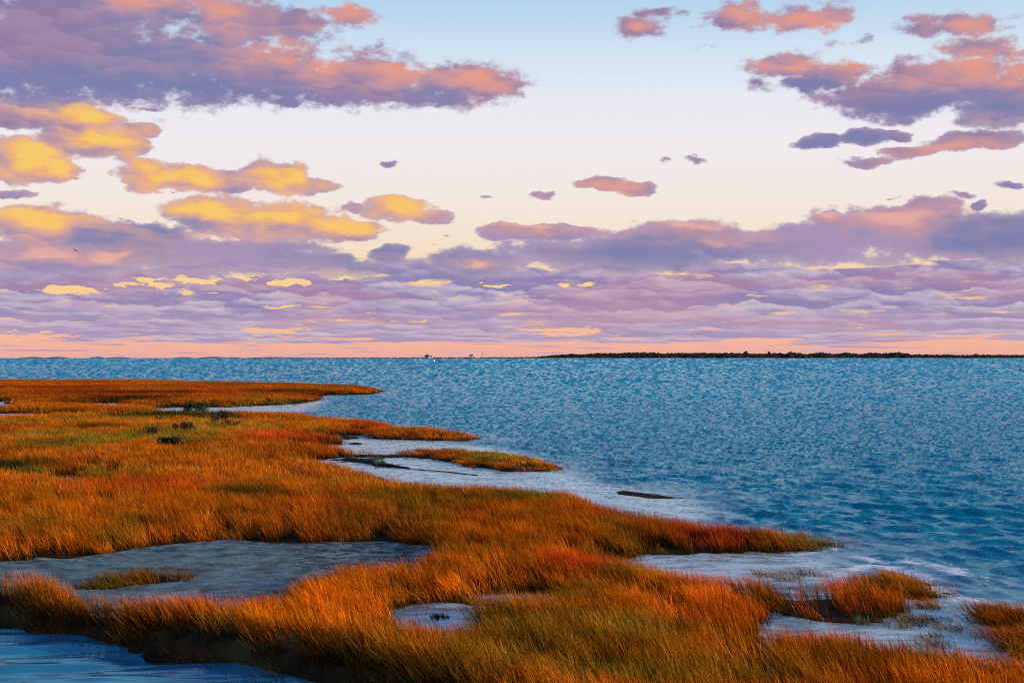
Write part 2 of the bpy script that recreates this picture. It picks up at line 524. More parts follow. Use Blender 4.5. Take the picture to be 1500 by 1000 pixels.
CALM = [world_poly([(420, 645), (560, 642), (640, 648), (720, 655), (800, 690), (900, 714), (1000, 736), (1040, 752), (1000, 760), (900, 742), (840, 726), (600, 715), (470, 690)]),
        world_poly([(860, 812), (1000, 812), (1170, 812), (1215, 832), (1190, 850), (1100, 850), (1000, 835), (860, 842)]),
        world_poly([(1120, 885), (1250, 870), (1300, 872), (1380, 884), (1420, 900), (1480, 925), (1500, 970), (1300, 960)]),
        world_poly([(380, 585), (470, 588), (450, 602), (300, 606), (200, 604), (200, 596)])]
CHANNEL = world_poly([(-420, 890), (0, 900), (200, 935), (520, 1000), (900, 1300), (-420, 1300)])
FOAM = [(world_poly([(1228, 842), (1256, 832), (1290, 826), (1335, 838), (1362, 862), (1400, 876), (1440, 883), (1500, 892), (1640, 905)]), 0.55),
        (world_poly([(1160, 812), (1195, 810), (1225, 803)]), 0.3),
        (world_poly([(1330, 822), (1380, 832), (1440, 848)]), 0.5),
        (world_poly([(840, 722), (920, 738), (1010, 757)]), 0.5),
        (world_poly([(1250, 815), (1300, 822), (1345, 826)]), 0.35)]


def land_sd(X, Y):
    """distance inside the grassy land (positive) or out on water (negative), with ragged margins"""
    k = 0.25 + Y * 0.006
    wx = (fbm(X / 1.7, Y / 1.7, 4, 5) - 0.5) * 2.2 * k
    wy = (fbm(X / 1.7 + 50, Y / 1.7, 4, 9) - 0.5) * 2.2 * k
    X0, Y0 = X + wx * 0.35, Y + wy * 0.35
    X = X + wx * 0.75
    Y = Y + wy * 0.75
    s = poly_sd(X, Y, MAIN)
    for p in POOLS.values():
        s = np.minimum(s, -poly_sd(X, Y, p))
    for p in ISLETS.values():
        s = np.maximum(s, poly_sd(X0, Y0, p) + 0.15)
    s = np.maximum(s, poly_sd(X0, Y0, TUSSOCK))
    return s


BANK = world_poly([(-420, 900), (-200, 905), (0, 915), (100, 934), (200, 953), (380, 986), (480, 1001), (560, 1020), (760, 1100)])


def land_z(X, Y, SD):
    z = sstep(SD, -0.05, 0.9) * (0.10 + 0.14 * sstep(SD, 0.5, 2.5))
    near = sstep(line_d(X, Y, BANK), 2.6, 0.9)
    return z + 0.38 * near * sstep(SD, 0.0, 0.45)


def flat_sd(X, Y):
    return poly_sd(X, Y, POOLS['flat'])


R_EARTH = 6371000.0


def grid(us, ys):
    Ug, Yg = np.meshgrid(us, ys)
    return Ug * Yg, Yg


def grid_mesh(name, X, Y, Z, keep=None):
    nr, nc = X.shape
    co = np.stack([X, Y, Z], -1).reshape(-1, 3)
    i = np.arange(nr * nc).reshape(nr, nc)
    q = np.stack([i[:-1, :-1], i[:-1, 1:], i[1:, 1:], i[1:, :-1]], -1).reshape(-1, 4)
    if keep is not None:
        k = keep[:-1, :-1] | keep[:-1, 1:] | keep[1:, 1:] | keep[1:, :-1]
        q = q[k.ravel()]
    me = bpy.data.meshes.new(name)
    me.vertices.add(len(co))
    me.vertices.foreach_set('co', co.astype(np.float32).ravel())
    me.loops.add(len(q) * 4)
    me.loops.foreach_set('vertex_index', q.astype(np.int32).ravel())
    me.polygons.add(len(q))
    me.polygons.foreach_set('loop_start', np.arange(0, len(q) * 4, 4, dtype=np.int32))
    me.polygons.foreach_set('use_smooth', np.ones(len(q), bool))
    me.update(calc_edges=True)
    return me


# ------------------------------------------------------------------ materials
def material(name):
    m = bpy.data.materials.new(name)
    m.use_nodes = True
    return m, Nodes(m.node_tree)


def finish(n, shader, disp=None):
    o = n.node('ShaderNodeOutputMaterial')
    n.l.new(shader, o.inputs[0])
    return o


def principled(n, base, rough=0.6, normal=None, spec=0.5, ior=1.45, metal=0.0):
    p = n.node('ShaderNodeBsdfPrincipled')
    n.put(p.inputs['Base Color'], base)
    n.put(p.inputs['Roughness'], rough)
    n.put(p.inputs['Specular IOR Level'], spec)
    n.put(p.inputs['IOR'], ior)
    n.put(p.inputs['Metallic'], metal)
    if normal is not None:
        n.l.new(normal, p.inputs['Normal'])
    return p.outputs[0]


def named(n, name, out='Fac', kind='GEOMETRY'):
    a = n.node('ShaderNodeAttribute')
    a.attribute_name = name
    a.attribute_type = kind
    return a.outputs[out]


def plain(name, base, rough=0.7, var=0.25, scale=3.0):
    m, n = material(name)
    geo = n.node('ShaderNodeNewGeometry')
    k = n.noise(geo.outputs['Position'], scale, 5.0, 0.6)
    c = n.mix(k, tuple(v * (1 - var) for v in base[:3]), tuple(min(1, v * (1 + var)) for v in base[:3]))
    finish(n, principled(n, c, rough))
    return m


def mat_ground():
    m, n = material('marsh_soil')
    geo = n.node('ShaderNodeNewGeometry')
    P = geo.outputs['Position']
    mud = named(n, 'mud')
    film = named(n, 'film')
    k = n.noise(P, 2.3, 6.0, 0.65)
    k2 = n.noise(P, 0.35, 4.0, 0.6)
    soil = n.mix(n.ss(k, 0.35, 0.65), (0.012, 0.008, 0.004), (0.045, 0.022, 0.008))
    soil = n.mix(n.ss(k2, 0.5, 0.7), soil, (0.05, 0.045, 0.016))
    mk = n.noise(P, 1.1, 8.0, 0.72)
    mudc = n.mix(n.ss(mk, 0.34, 0.56), (0.045, 0.072, 0.080), (0.17, 0.245, 0.260))
    mudc = n.mix(n.m('MULTIPLY', n.ss(k2, 0.55, 0.68), 0.6), mudc, (0.16, 0.15, 0.12))
    wrack = n.m('MULTIPLY', n.ss(n.noise(P, 2.6, 8.0, 0.8), 0.47, 0.55), n.m('MULTIPLY_ADD', named(n, 'wrack'), 0.55, 0.45))
    mudc = n.mix(wrack, mudc, (0.03, 0.026, 0.022))
    base = n.mix(mud, soil, mudc)
    bmp = n.node('ShaderNodeBump')
    bmp.inputs['Strength'].default_value = 0.55
    bmp.inputs['Distance'].default_value = 0.05
    n.put(bmp.inputs['Height'], n.m('ADD', n.noise(P, 7.0, 6.0, 0.7), n.m('MULTIPLY', n.noise(P, 30.0, 3.0, 0.6), 0.3)))
    rough = n.m('SUBTRACT', 0.85, n.m('MULTIPLY', n.m('MULTIPLY', film, n.ss(k2, 0.62, 0.36)), 0.30))
    finish(n, principled(n, base, rough, bmp.outputs[0], spec=0.15, ior=1.36))
    return m


def mat_water():
    m, n = material('bay_water')
    geo = n.node('ShaderNodeNewGeometry')
    P = geo.outputs['Position']
    calm = named(n, 'calm')
    chan = named(n, 'channel')
    foam = named(n, 'foam')
    rip = named(n, 'ripple')
    rip2 = named(n, 'ripple2')
    sky_sheen = named(n, 'shallow')
    big = n.noise(P, 0.012, 3.0, 0.5)
    deep = n.mix(n.ss(big, 0.35, 0.65), (0.002, 0.230, 0.370), (0.004, 0.290, 0.410))
    deep = n.mix(named(n, 'deep'), deep, (0.000, 0.165, 0.260))
    sy = n.node('ShaderNodeSeparateXYZ')
    n.put(sy.inputs[0], P)
    geo_y = n.m('ADD', sy.outputs[1], 0.0)
    mot = n.noise(n.v('MULTIPLY', P, (0.6, 1.0, 1.0)), 0.9, 6.0, 0.65)
    base = n.mix(sky_sheen, deep, n.mix(n.m('MULTIPLY', n.ss(n.noise(n.v('MULTIPLY', P, (0.5, 1.2, 1.0)), 1.7, 7.0, 0.7), 0.50, 0.60), 0.8), n.mix(n.ss(mot, 0.38, 0.58), (0.26, 0.34, 0.37), (0.68, 0.72, 0.72)), n.mix(n.ss(geo_y, 60.0, 45.0), (0.16, 0.22, 0.25), (0.17, 0.15, 0.10))))  # calm water: sky reflection put in as pale base colour, over mud mottling
    base = n.mix(chan, base, (0.022, 0.185, 0.310))
    # small wind ripples
    b1 = n.node('ShaderNodeBump')
    n.put(b1.inputs['Strength'], n.m('SUBTRACT', n.m('MULTIPLY_ADD', calm, -0.75, 1.0), n.m('MULTIPLY', chan, 0.86)))
    b1.inputs['Distance'].default_value = 0.06
    h1 = n.noise(n.v('MULTIPLY', P, (0.8, 1.5, 1.0)), 3.4, 5.0, 0.6, dist=0.5)
    n.put(b1.inputs['Height'], h1)
    # slopes of the waves too far off to be modelled one by one
    tilt = n.xyz(n.m('MULTIPLY', rip2, 1.0), n.m('MULTIPLY', rip, -1.0), 0.0)
    N = n.v('NORMALIZE', n.v('ADD', b1.outputs[0], tilt))
    rough = n.m('MULTIPLY_ADD', calm, 0.03, 0.065)
    fk = n.ss(n.m('ADD', n.m('MULTIPLY', n.m('SUBTRACT', n.noise(n.v('MULTIPLY', P, (1.0, 1.5, 1.0)), 4.2, 7.0, 0.75), 0.5), 2.4), foam), 0.50, 0.85)
    base = n.mix(fk, base, (0.72, 0.74, 0.78))
    rough = n.m('MAXIMUM', rough, n.m('MULTIPLY', fk, 0.8))
    di = n.node('ShaderNodeBsdfDiffuse')
    n.put(di.inputs[0], base)
    gl = n.node('ShaderNodeBsdfGlossy')
    n.put(gl.inputs['Color'], n.mix(sky_sheen, (0.72, 0.98, 1.0, 1.0), (0.88, 0.97, 1.0, 1.0)))
    n.put(gl.inputs['Roughness'], rough)
    n.put(gl.inputs['Normal'], N)
    fr = n.node('ShaderNodeFresnel')
    fr.inputs['IOR'].default_value = 1.33
    n.put(fr.inputs['Normal'], N)
    fac = n.m('MINIMUM', n.m('MULTIPLY', fr.outputs[0], 0.98), 0.80)
    fac = n.m('MULTIPLY', fac, n.m('SUBTRACT', 1.0, fk))
    mx = n.node('ShaderNodeMixShader')
    n.put(mx.inputs[0], fac)
    n.l.new(di.outputs[0], mx.inputs[1])
    n.l.new(gl.outputs[0], mx.inputs[2])
    finish(n, mx.outputs[0])
    return m


def mat_grass():
    m, n = material('cordgrass')
    geo = n.node('ShaderNodeNewGeometry')
    P = geo.outputs['Position']
    h = named(n, 'h')
    r = named(n, 'rnd')
    tone = named(n, 'tone', kind='INSTANCER')
    red = named(n, 'red', kind='INSTANCER')
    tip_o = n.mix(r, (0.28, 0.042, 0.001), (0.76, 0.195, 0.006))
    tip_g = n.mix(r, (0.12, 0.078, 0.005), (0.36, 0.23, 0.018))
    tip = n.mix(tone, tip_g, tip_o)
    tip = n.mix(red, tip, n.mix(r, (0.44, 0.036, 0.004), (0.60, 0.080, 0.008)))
    root_g = n.mix(r, (0.010, 0.011, 0.002), (0.045, 0.040, 0.005))  # olive blade foot, darkened further to paint the shade between blades
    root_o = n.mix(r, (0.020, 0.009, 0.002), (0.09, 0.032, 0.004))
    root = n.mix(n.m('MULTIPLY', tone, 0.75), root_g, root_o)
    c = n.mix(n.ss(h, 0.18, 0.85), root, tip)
    dead = n.ss(n.m('FRACT', n.m('MULTIPLY', r, 17.0)), 0.93, 0.96)
    c = n.mix(n.m('MULTIPLY', dead, 0.35), c, (0.55, 0.38, 0.20))
    c = n.mix(named(n, 'rush_and_shade', kind='INSTANCER'), c, n.mix(n.m('MULTIPLY', h, r), (0.006, 0.008, 0.002), (0.060, 0.050, 0.012)))
    c = n.v('SCALE', c)
    n.put(c.node.inputs['Scale'], named(n, 'lum', kind='INSTANCER'))
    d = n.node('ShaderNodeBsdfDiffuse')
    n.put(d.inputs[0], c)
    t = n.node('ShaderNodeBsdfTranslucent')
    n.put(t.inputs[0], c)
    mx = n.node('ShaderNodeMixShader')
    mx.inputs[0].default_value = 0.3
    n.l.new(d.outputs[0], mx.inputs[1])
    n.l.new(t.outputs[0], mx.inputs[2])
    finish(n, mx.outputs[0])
    return m


MAT_SOIL = mat_ground()
MAT_WATER = mat_water()
MAT_GRASS = mat_grass()

# ------------------------------------------------------------------ ground of the marsh
cols = np.concatenate([np.linspace(-0.75, -0.40, 24, endpoint=False), np.linspace(-0.40, 0.40, 560), np.linspace(0.40, 0.75, 24)[1:]])
pys = np.concatenate([np.linspace(1560, 1010, 40, endpoint=False), np.linspace(1010, 552, 470)])
ys = CAM_H * F / (pys - HOR)
X, Y = grid(cols, ys)
SD = land_sd(X, Y)
FL = flat_sd(X, Y)
hummock = fbm(X / 1.1, Y / 1.1, 4, 21)
Z = -0.35 + sstep(SD, -1.2, 0.0) * 0.33 + land_z(X, Y, SD) + sstep(SD, 0.2, 2.0) * (hummock - 0.4) * 0.2
inflat = sstep(FL, -0.3, 0.2) * sstep(SD, 0.25, -0.15)
flat_z = 0.10 + (fbm(X / 2.4, Y / 2.4, 5, 31, 0.6) - 0.5) * 0.13
Z = Z * (1 - inflat) + flat_z * inflat
me = grid_mesh('marsh_ground', X, Y, Z - Y * 0)
attr(me, 'mud', inflat.ravel())
attr(me, 'film', inflat.ravel())
wr = inflat * np.clip(sstep(X / Y, -0.165, -0.135) + sstep(FL, 1.3, 0.2) * 0.9, 0, 1)
attr(me, 'wrack', wr.ravel())
tag(link('marsh_ground', me, MAT_SOIL), kind='structure')

# ------------------------------------------------------------------ water
cols = np.concatenate([np.linspace(-3.0, -0.42, 26, endpoint=False), np.linspace(-0.42, -0.372, 12, endpoint=False), np.linspace(-0.372, 0.372, 900), np.linspace(0.372, 0.42, 13)[1:], np.linspace(0.42, 3.0, 27)[1:]])
pys = np.concatenate([np.linspace(1560, 1008, 70, endpoint=False), np.linspace(1008, 525.0, 640)])
ys = CAM_H * F / (pys - HOR)
ys = np.concatenate([ys, np.geomspace(ys[-1] * 1.12, 16000, 14)])
X, Y = grid(cols, ys)
SD = land_sd(X, Y)
near_land = sstep(SD, -5.0, -0.4)
calm = np.zeros_like(X)
for p in CALM:
    calm = np.maximum(calm, sstep(poly_sd(X, Y, p), -2.0 - 0 * X, 1.2))
for k_ in POOLS:
    calm = np.maximum(calm, sstep(poly_sd(X, Y, POOLS[k_]), -1.0, 0.0))
calm = np.clip(calm + 0.35 * near_land, 0, 1)
chan = sstep(poly_sd(X, Y, CHANNEL), -0.5, 0.8)
row = np.abs(np.gradient(Y, axis=0))
Z = np.zeros_like(X)
DX = np.zeros_like(X)
DY = np.zeros_like(X)
rg = np.random.default_rng(5)
for i in range(54):
    lam = 0.36 * (3.2 / 0.36) ** (i / 53.0)
    th = math.radians(-122 + rg.normal(0, 27))
    kx, ky = math.cos(th), math.sin(th)
    k = 2 * math.pi / lam
    steep = 0.034 if lam < 1.8 else 0.034 * (1.8 / lam) ** 1.1
    a = steep / k * 1.6
    # skip what the rows cannot carry
    per_row = np.abs(ky) * row / lam
    w = np.clip(1.25 - per_row * 3.0, 0, 1)
    ph = k * (kx * X + ky * Y) + rg.uniform(0, 6.28) + 1.7 * (fbm(X / (lam * 3), Y / (lam * 3), 2, 100 + i) - 0.5) * 2
    amp = a * w * (1 - 0.88 * calm) * (1 - chan * 0.93)
    Z += amp * np.cos(ph)
    DX += -0.7 * amp * kx * np.sin(ph)
    DY += -0.7 * amp * ky * np.sin(ph)
gust = 0.65 + 0.7 * fbm(X / 38, Y / 60, 3, 61)
Z *= gust
# the tidal channel: long slow wrinkles
chz = (fbm(X / 2.9 + Y * 0.22, Y / 0.8 - X * 0.10, 3, 200, 0.35) - 0.5) * 0.25 + (fbm(X / 0.9, Y / 0.33, 2, 210) - 0.5) * 0.010
Z += chan * chz
Z -= (X * X + Y * Y) / (2 * R_EARTH)
# slopes beyond the reach of the modelled waves: noise as fine as the sheet allows
idx = np.arange(X.shape[0])[:, None] + 0 * X
ux = (X / Y) * F / 1.0
lod = sstep(Y, 30, 110)
dpix = np.log(Y) * 60
r1 = fbm(ux / 3.6 + idx * 0.11 + 3 * fbm(ux / 30, idx / 9, 2, 350), idx / 1.35, 4, 300, 0.68) - 0.5
r2 = fbm(ux / 5.0 + 90, idx / 1.6, 3, 320, 0.6) - 0.5
r1 = r1 * (0.55 + 0.95 * fbm(X / 26, Y / 80, 3, 333))
rN = fbm(X / 0.42 + Y * 0.3, Y / 1.0, 4, 340, 0.62) - 0.5
rip = (np.maximum(0.10 + 0.11 * lod + rN * 2.1 * (1 - lod) + r1 * (0.45 + 0.95 * lod * (0.28 + 0.72 * sstep(Y, 900, 170))), 0.02) * (1 - calm) + calm * np.maximum(0.08 + r1 * 0.55, 0.0)) * (1 - chan) + chan * 0.02
rip2 = r2 * 0.5 * (0.3 + 0.7 * lod) * (1 - 0.9 * calm) * (1 - chan)
foam = np.zeros_like(X)
for P_, w in FOAM:
    foam = np.maximum(foam, np.clip(1.0 - line_d(X, Y, P_) / (w * 1.5), 0, 1))
keep = SD < 1.6
me = grid_mesh('sea', X + DX, Y + DY, Z, keep)
attr(me, 'calm', calm.ravel())
attr(me, 'channel', chan.ravel())
attr(me, 'foam', foam.ravel())
attr(me, 'ripple', rip.ravel())
attr(me, 'deep', (sstep(Y, 260, 50) * 0.85).ravel())
attr(me, 'ripple2', rip2.ravel())
attr(me, 'shallow', (np.clip(calm * 0.9, 0, 1) * (1 - chan)).ravel())  # calm water that takes the pale painted sky sheen
tag(link('sea', me, MAT_WATER), kind='structure')


# ------------------------------------------------------------------ cordgrass
def clump_mesh(name, nb, radius, hmin, hmax, width, lean, seed, segs=3):
    rg = np.random.default_rng(seed)
    verts, faces, hs, rn = [], [], [], []
    for b in range(nb):
        a = rg.uniform(0, 2 * math.pi)
        rr = radius * math.sqrt(rg.uniform())
        x0, y0 = rr * math.cos(a), rr * math.sin(a)
        H = rg.uniform(hmin, hmax)
        w = width * rg.uniform(0.6, 1.3)
        ln = lean * rg.uniform(0.2, 1.6) + rg.normal(0, 0.12)
        ly = rg.normal(0.0, 0.16)
        droop = rg.uniform(0.0, 0.32)
        face = rg.uniform(0, math.pi)          # which way the flat of the blade looks
        fx, fy = math.cos(face), math.sin(face)
        rv = rg.uniform()
        base = len(verts)
        for s in range(segs + 1):
            t = s / segs
            off = t + droop * t * t
            x = x0 - ln * H * off
            y = y0 + ly * H * off
            z = H * t * (1 - 0.12 * t * abs(ln)) - 0.05
            ww = w * 0.5 * (1.0 - 0.25 * t)
            if s < segs:
                verts += [(x - fx * ww, y - fy * ww, z), (x + fx * ww, y + fy * ww, z)]
                hs += [t, t]
                rn += [rv, rv]
            else:
                verts.append((x, y, z))
                hs.append(1.0)
                rn.append(rv)
        for s in range(segs - 1):
            k = base + 2 * s
            faces.append((k, k + 1, k + 3, k + 2))
        k = base + 2 * (segs - 1)
        faces.append((k, k + 1, k + 2))
    me = bpy.data.meshes.new(name)
    me.from_pydata(verts, [], faces)
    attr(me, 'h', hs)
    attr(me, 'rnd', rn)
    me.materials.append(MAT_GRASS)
    return me


GRASS_SET = bpy.data.collections.new('cordgrass_kinds')
KINDS = []
for lod_, (nb, rad, h0_, h1_, wd, sg) in enumerate([(46, 0.30, 0.42, 0.88, 0.0125, 3), (48, 0.50, 0.45, 0.88, 0.024, 3), (48, 0.95, 0.45, 0.88, 0.055, 2), (22, 0.36, 0.35, 0.95, 0.010, 3)]):
    for k in range(4):
        nm = 'k%02d' % (lod_ * 4 + k)
        me = clump_mesh('cordgrass_clump', nb, rad, h0_, h1_, wd, 0.36, 1000 + lod_ * 10 + k, sg)
        o = bpy.data.objects.new(nm, me)
        GRASS_SET.objects.link(o)
N_VAR = 4


def grass_nodes():
    t = bpy.data.node_groups.new('cordgrass', 'GeometryNodeTree')
    t.interface.new_socket('Geometry', in_out='INPUT', socket_type='NodeSocketGeometry')
    t.interface.new_socket('Geometry', in_out='OUTPUT', socket_type='NodeSocketGeometry')
    N_ = t.nodes
    L = t.links
    gi = N_.new('NodeGroupInput')
    go = N_.new('NodeGroupOutput')
    ip = N_.new('GeometryNodeInstanceOnPoints')
    ci = N_.new('GeometryNodeCollectionInfo')
    ci.inputs[0].default_value = GRASS_SET
    ci.inputs['Separate Children'].default_value = True
    ci.inputs['Reset Children'].default_value = True
    ip.inputs['Pick Instance'].default_value = True

    def na(name, ty):
        x = N_.new('GeometryNodeInputNamedAttribute')
        x.data_type = ty
        x.inputs[0].default_value = name
        return x.outputs[0]
    L.new(gi.outputs[0], ip.inputs['Points'])
    L.new(ci.outputs[0], ip.inputs['Instance'])
    L.new(na('pick', 'INT'), ip.inputs['Instance Index'])
    L.new(na('rot', 'FLOAT_VECTOR'), ip.inputs['Rotation'])
    L.new(na('size', 'FLOAT_VECTOR'), ip.inputs['Scale'])
    L.new(ip.outputs[0], go.inputs[0])
    return t


GRASS_TREE = grass_nodes()

# tint of the stand: patches as they grow, with some painted shade (photograph x, y, half width, half height, amount)
GREEN = [(268, 636, 90, 14, .7), (320, 622, 50, 10, .7), (650, 800, 60, 10, .5), (740, 800, 80, 10, .3), (360, 722, 50, 8, .9), (610, 735, 110, 16, .8), (760, 728, 60, 8, .8), (20, 684, 50, 8, 1.), (60, 770, 60, 18, .5), (250, 606, 110, 8, 1.1), (170, 690, 60, 14, .5), (540, 760, 60, 12, .5), (640, 760, 40, 16, .6), (900, 930, 160, 34, .6),
         (1000, 990, 240, 26, .7), (560, 960, 60, 20, .4), (1250, 960, 60, 20, .4), (180, 850, 120, 20, 1.0), (430, 835, 70, 24, .6), (640, 668, 40, 8, .5), (1180, 862, 90, 10, .7), (1330, 885, 60, 20, .8), (100, 650, 80, 10, .5),
         (440, 655, 20, 3, .3), (1380, 955, 60, 14, .7), (1240, 905, 40, 10, .5), (820, 870, 80, 12, .4), (860, 905, 60, 14, .4), (50, 640, 60, 6, .5), (300, 666, 60, 6, .4)]
RED = [(220, 712, 130, 14, .8), (180, 745, 60, 10, .3), (1050, 775, 70, 14, .9), (1000, 770, 120, 16, .5), (450, 640, 120, 10, .8), (540, 622, 50, 8, .8), (900, 745, 60, 12, .6), (860, 820, 60, 10, 1.), (920, 815, 60, 8, .9), (1230, 868, 70, 12, .6), (1040, 842, 50, 10, .8), (880, 930, 60, 12, .3),
       (1130, 870, 80, 14, .4), (470, 560, 80, 5, .6), (300, 575, 200, 10, .5), (120, 570, 160, 10, .4), (1320, 935, 60, 10, .5), (1000, 890, 60, 14, .4), (1480, 905, 40, 8, .5), (1240, 920, 60, 10, .4)]
RUSH_AND_SHADE = [  # stands of black needlerush, and painted shade along the long point's front
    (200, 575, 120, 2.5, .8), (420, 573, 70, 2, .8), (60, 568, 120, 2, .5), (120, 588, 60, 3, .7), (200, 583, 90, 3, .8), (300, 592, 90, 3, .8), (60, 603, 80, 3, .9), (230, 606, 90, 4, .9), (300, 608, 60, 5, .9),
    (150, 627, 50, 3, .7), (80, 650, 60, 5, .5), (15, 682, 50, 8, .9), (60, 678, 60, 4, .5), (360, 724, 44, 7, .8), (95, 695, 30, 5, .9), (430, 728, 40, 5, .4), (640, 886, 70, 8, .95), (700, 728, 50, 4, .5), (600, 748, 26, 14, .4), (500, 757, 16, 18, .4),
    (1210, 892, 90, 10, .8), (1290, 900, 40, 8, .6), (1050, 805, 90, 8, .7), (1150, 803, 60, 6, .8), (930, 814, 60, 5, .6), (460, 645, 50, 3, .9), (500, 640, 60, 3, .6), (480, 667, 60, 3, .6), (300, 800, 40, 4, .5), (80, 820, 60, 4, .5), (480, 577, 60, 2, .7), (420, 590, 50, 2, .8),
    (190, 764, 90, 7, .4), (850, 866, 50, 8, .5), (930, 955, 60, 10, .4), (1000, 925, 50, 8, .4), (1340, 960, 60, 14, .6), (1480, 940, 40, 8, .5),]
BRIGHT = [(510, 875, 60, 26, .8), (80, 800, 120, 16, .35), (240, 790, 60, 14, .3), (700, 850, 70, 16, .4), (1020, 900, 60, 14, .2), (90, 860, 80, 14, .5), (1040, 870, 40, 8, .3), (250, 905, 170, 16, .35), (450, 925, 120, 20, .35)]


def pix(X, Y, h=0.55):
    """where a spot of the marsh was read off the photograph"""
    return 750 + F * X / Y, HOR + (CAM_H - h) * F / Y


def patches(px, py, lst):
    v = np.zeros_like(px)
    for cx, cy, rx, ry, a in lst:
        d = np.sqrt(((px - cx) / rx) ** 2 + ((py - cy) / ry) ** 2)
        v = np.maximum(v, a * sstep(d, 1.35, 0.45))
    return v


def grass_points(region, seed, near=21.0, far=345.0, umin=-0.44, umax=0.44, dens=1.0, region_only=None, hscale=1.0, sparse_edge=0.5):
    rg = np.random.default_rng(seed)
    out = []
    for (y0, y1, per, lod_, sc) in ((near, 46, 13.5, 0, 1.0), (46, 62, 10.0, 0, 1.1), (56, 118, 5.0, 1, 1.0), (108, far, 1.4, 2, 1.0)):
        y1 = min(y1, far)
        if y1 <= y0:
            continue
        if region_only is not None:
            a = np.array(region_only)
            x0, x1 = a[:, 0].min() - 1.5, a[:, 0].max() + 1.5
            yy0, yy1 = max(y0, a[:, 1].min() - 1.5), min(y1, a[:, 1].max() + 1.5)
            if yy1 <= yy0:
                continue
            n_ = int((x1 - x0) * (yy1 - yy0) * per * dens)
            x = rg.uniform(x0, x1, n_)
            y = rg.uniform(yy0, yy1, n_)
        else:
            n_ = int((umax - umin) * 0.5 * (y1 * y1 - y0 * y0) * per * dens)
            y = np.sqrt(rg.uniform(y0 * y0, y1 * y1, n_))
            x = rg.uniform(umin, umax, n_) * y
        sd = region(x, y)
        # ragged, thinning margin; bare lanes between the tussocks
        lanes = fbm(x / 1.3 + y * 0.02, y / 2.6, 3, 55)
        thin = fbm(x / 6, y / 11, 3, 58)
        pr = sstep(sd, -0.12, 0.22) * (0.30 + 0.70 * sstep(lanes, 0.28, 0.46)) * (0.55 + 0.45 * sstep(thin, 0.25, 0.5))
        stray = 0.11 * sstep(sd, -1.1, -0.1) * sparse_edge
        m = rg.uniform(size=n_) < np.maximum(pr, stray)
        x, y, sd = x[m], y[m], sd[m]
        edge = sd < 0.12
        k = rg.integers(0, N_VAR, len(x)) + lod_ * N_VAR
        if lod_ < 2:
            k = np.where(edge, rg.integers(0, N_VAR, len(x)) + 3 * N_VAR, k)
        s = (0.70 + 0.34 * fbm(x / 2.2, y / 4.5, 4, 70)) * hscale * rg.uniform(0.85, 1.15, len(x))
        s = s * (0.72 + 0.28 * sstep(sd, 0.0, 0.8))
        out.append(np.stack([x, y, sd, k, s], -1))
    return np.concatenate(out)


def plant(name, A, label, seed, group=None, tint=None):
    rg = np.random.default_rng(seed + 7)
    x, y, sd, k, s = A.T
    px, py = pix(x, y)
    green = patches(px, py, GREEN)
    red = patches(px, py, RED)
    bright = patches(px, py, BRIGHT)
    nz = fbm(x / 4.5, y / 9, 4, 80)
    nz2 = fbm(x / 1.2, y / 2.6, 3, 86)
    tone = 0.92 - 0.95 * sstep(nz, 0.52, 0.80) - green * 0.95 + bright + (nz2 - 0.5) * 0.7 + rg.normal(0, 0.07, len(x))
    if tint is not None:
        tone = tone + tint
    rd = red + (fbm(x / 7, y / 15, 3, 90) - 0.60) * 1.0 + 0.25 * sstep(y, 110, 180)
    z = land_z(x, y, sd) - 0.02
    me = bpy.data.meshes.new(name)
    me.vertices.add(len(x))
    me.vertices.foreach_set('co', np.stack([x, y, z], -1).astype(np.float32).ravel())
    attr(me, 'pick', k.astype(np.int32), 'INT')
    wind = 0.35 * (fbm(x / 9, y / 14, 3, 95) - 0.5) * 2
    rot = np.stack([rg.normal(0, 0.06, len(x)), rg.normal(0, 0.06, len(x)) - wind * 0.35, rg.normal(0, 0.28, len(x)) + wind], -1)
    attr(me, 'rot', rot, 'FLOAT_VECTOR')
    sx = rg.uniform(0.9, 1.1, len(x))
    size = np.stack([sx, sx * rg.choice([-1, 1], len(x)), s], -1)
    attr(me, 'size', size, 'FLOAT_VECTOR')
    rush_and_shade = patches(px, py, RUSH_AND_SHADE) * (0.55 + 0.9 * fbm(x / 1.5, y / 4, 3, 120))
    rush_and_shade = np.maximum(rush_and_shade, 0.7 * sstep(line_d(x, y, BANK), 0.7, 0.2))  # shaded stems along the creek bank painted in as dark colour
    attr(me, 'rush_and_shade', np.clip(rush_and_shade, 0, 1))
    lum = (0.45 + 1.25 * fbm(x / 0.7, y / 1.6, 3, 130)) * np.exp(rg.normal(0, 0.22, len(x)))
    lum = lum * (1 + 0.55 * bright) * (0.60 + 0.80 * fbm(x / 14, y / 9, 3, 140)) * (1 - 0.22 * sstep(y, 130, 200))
    attr(me, 'lum', lum)
    attr(me, 'tone', np.clip(tone, 0, 1))
    attr(me, 'red', np.clip(rd, 0, 1))
    o = link(name, me, MAT_GRASS)
    md = o.modifiers.new('stand', 'NODES')
    md.node_group = GRASS_TREE
    tag(o, label, 'grass', group, 'stuff')
    return o


def main_region(X, Y):
    s = land_sd(X, Y)
    for p in ISLETS.values():
        s = np.where(poly_sd(X, Y, p) > -0.9, -9, s)
    return np.where(poly_sd(X, Y, TUSSOCK) > -0.9, -9, s)


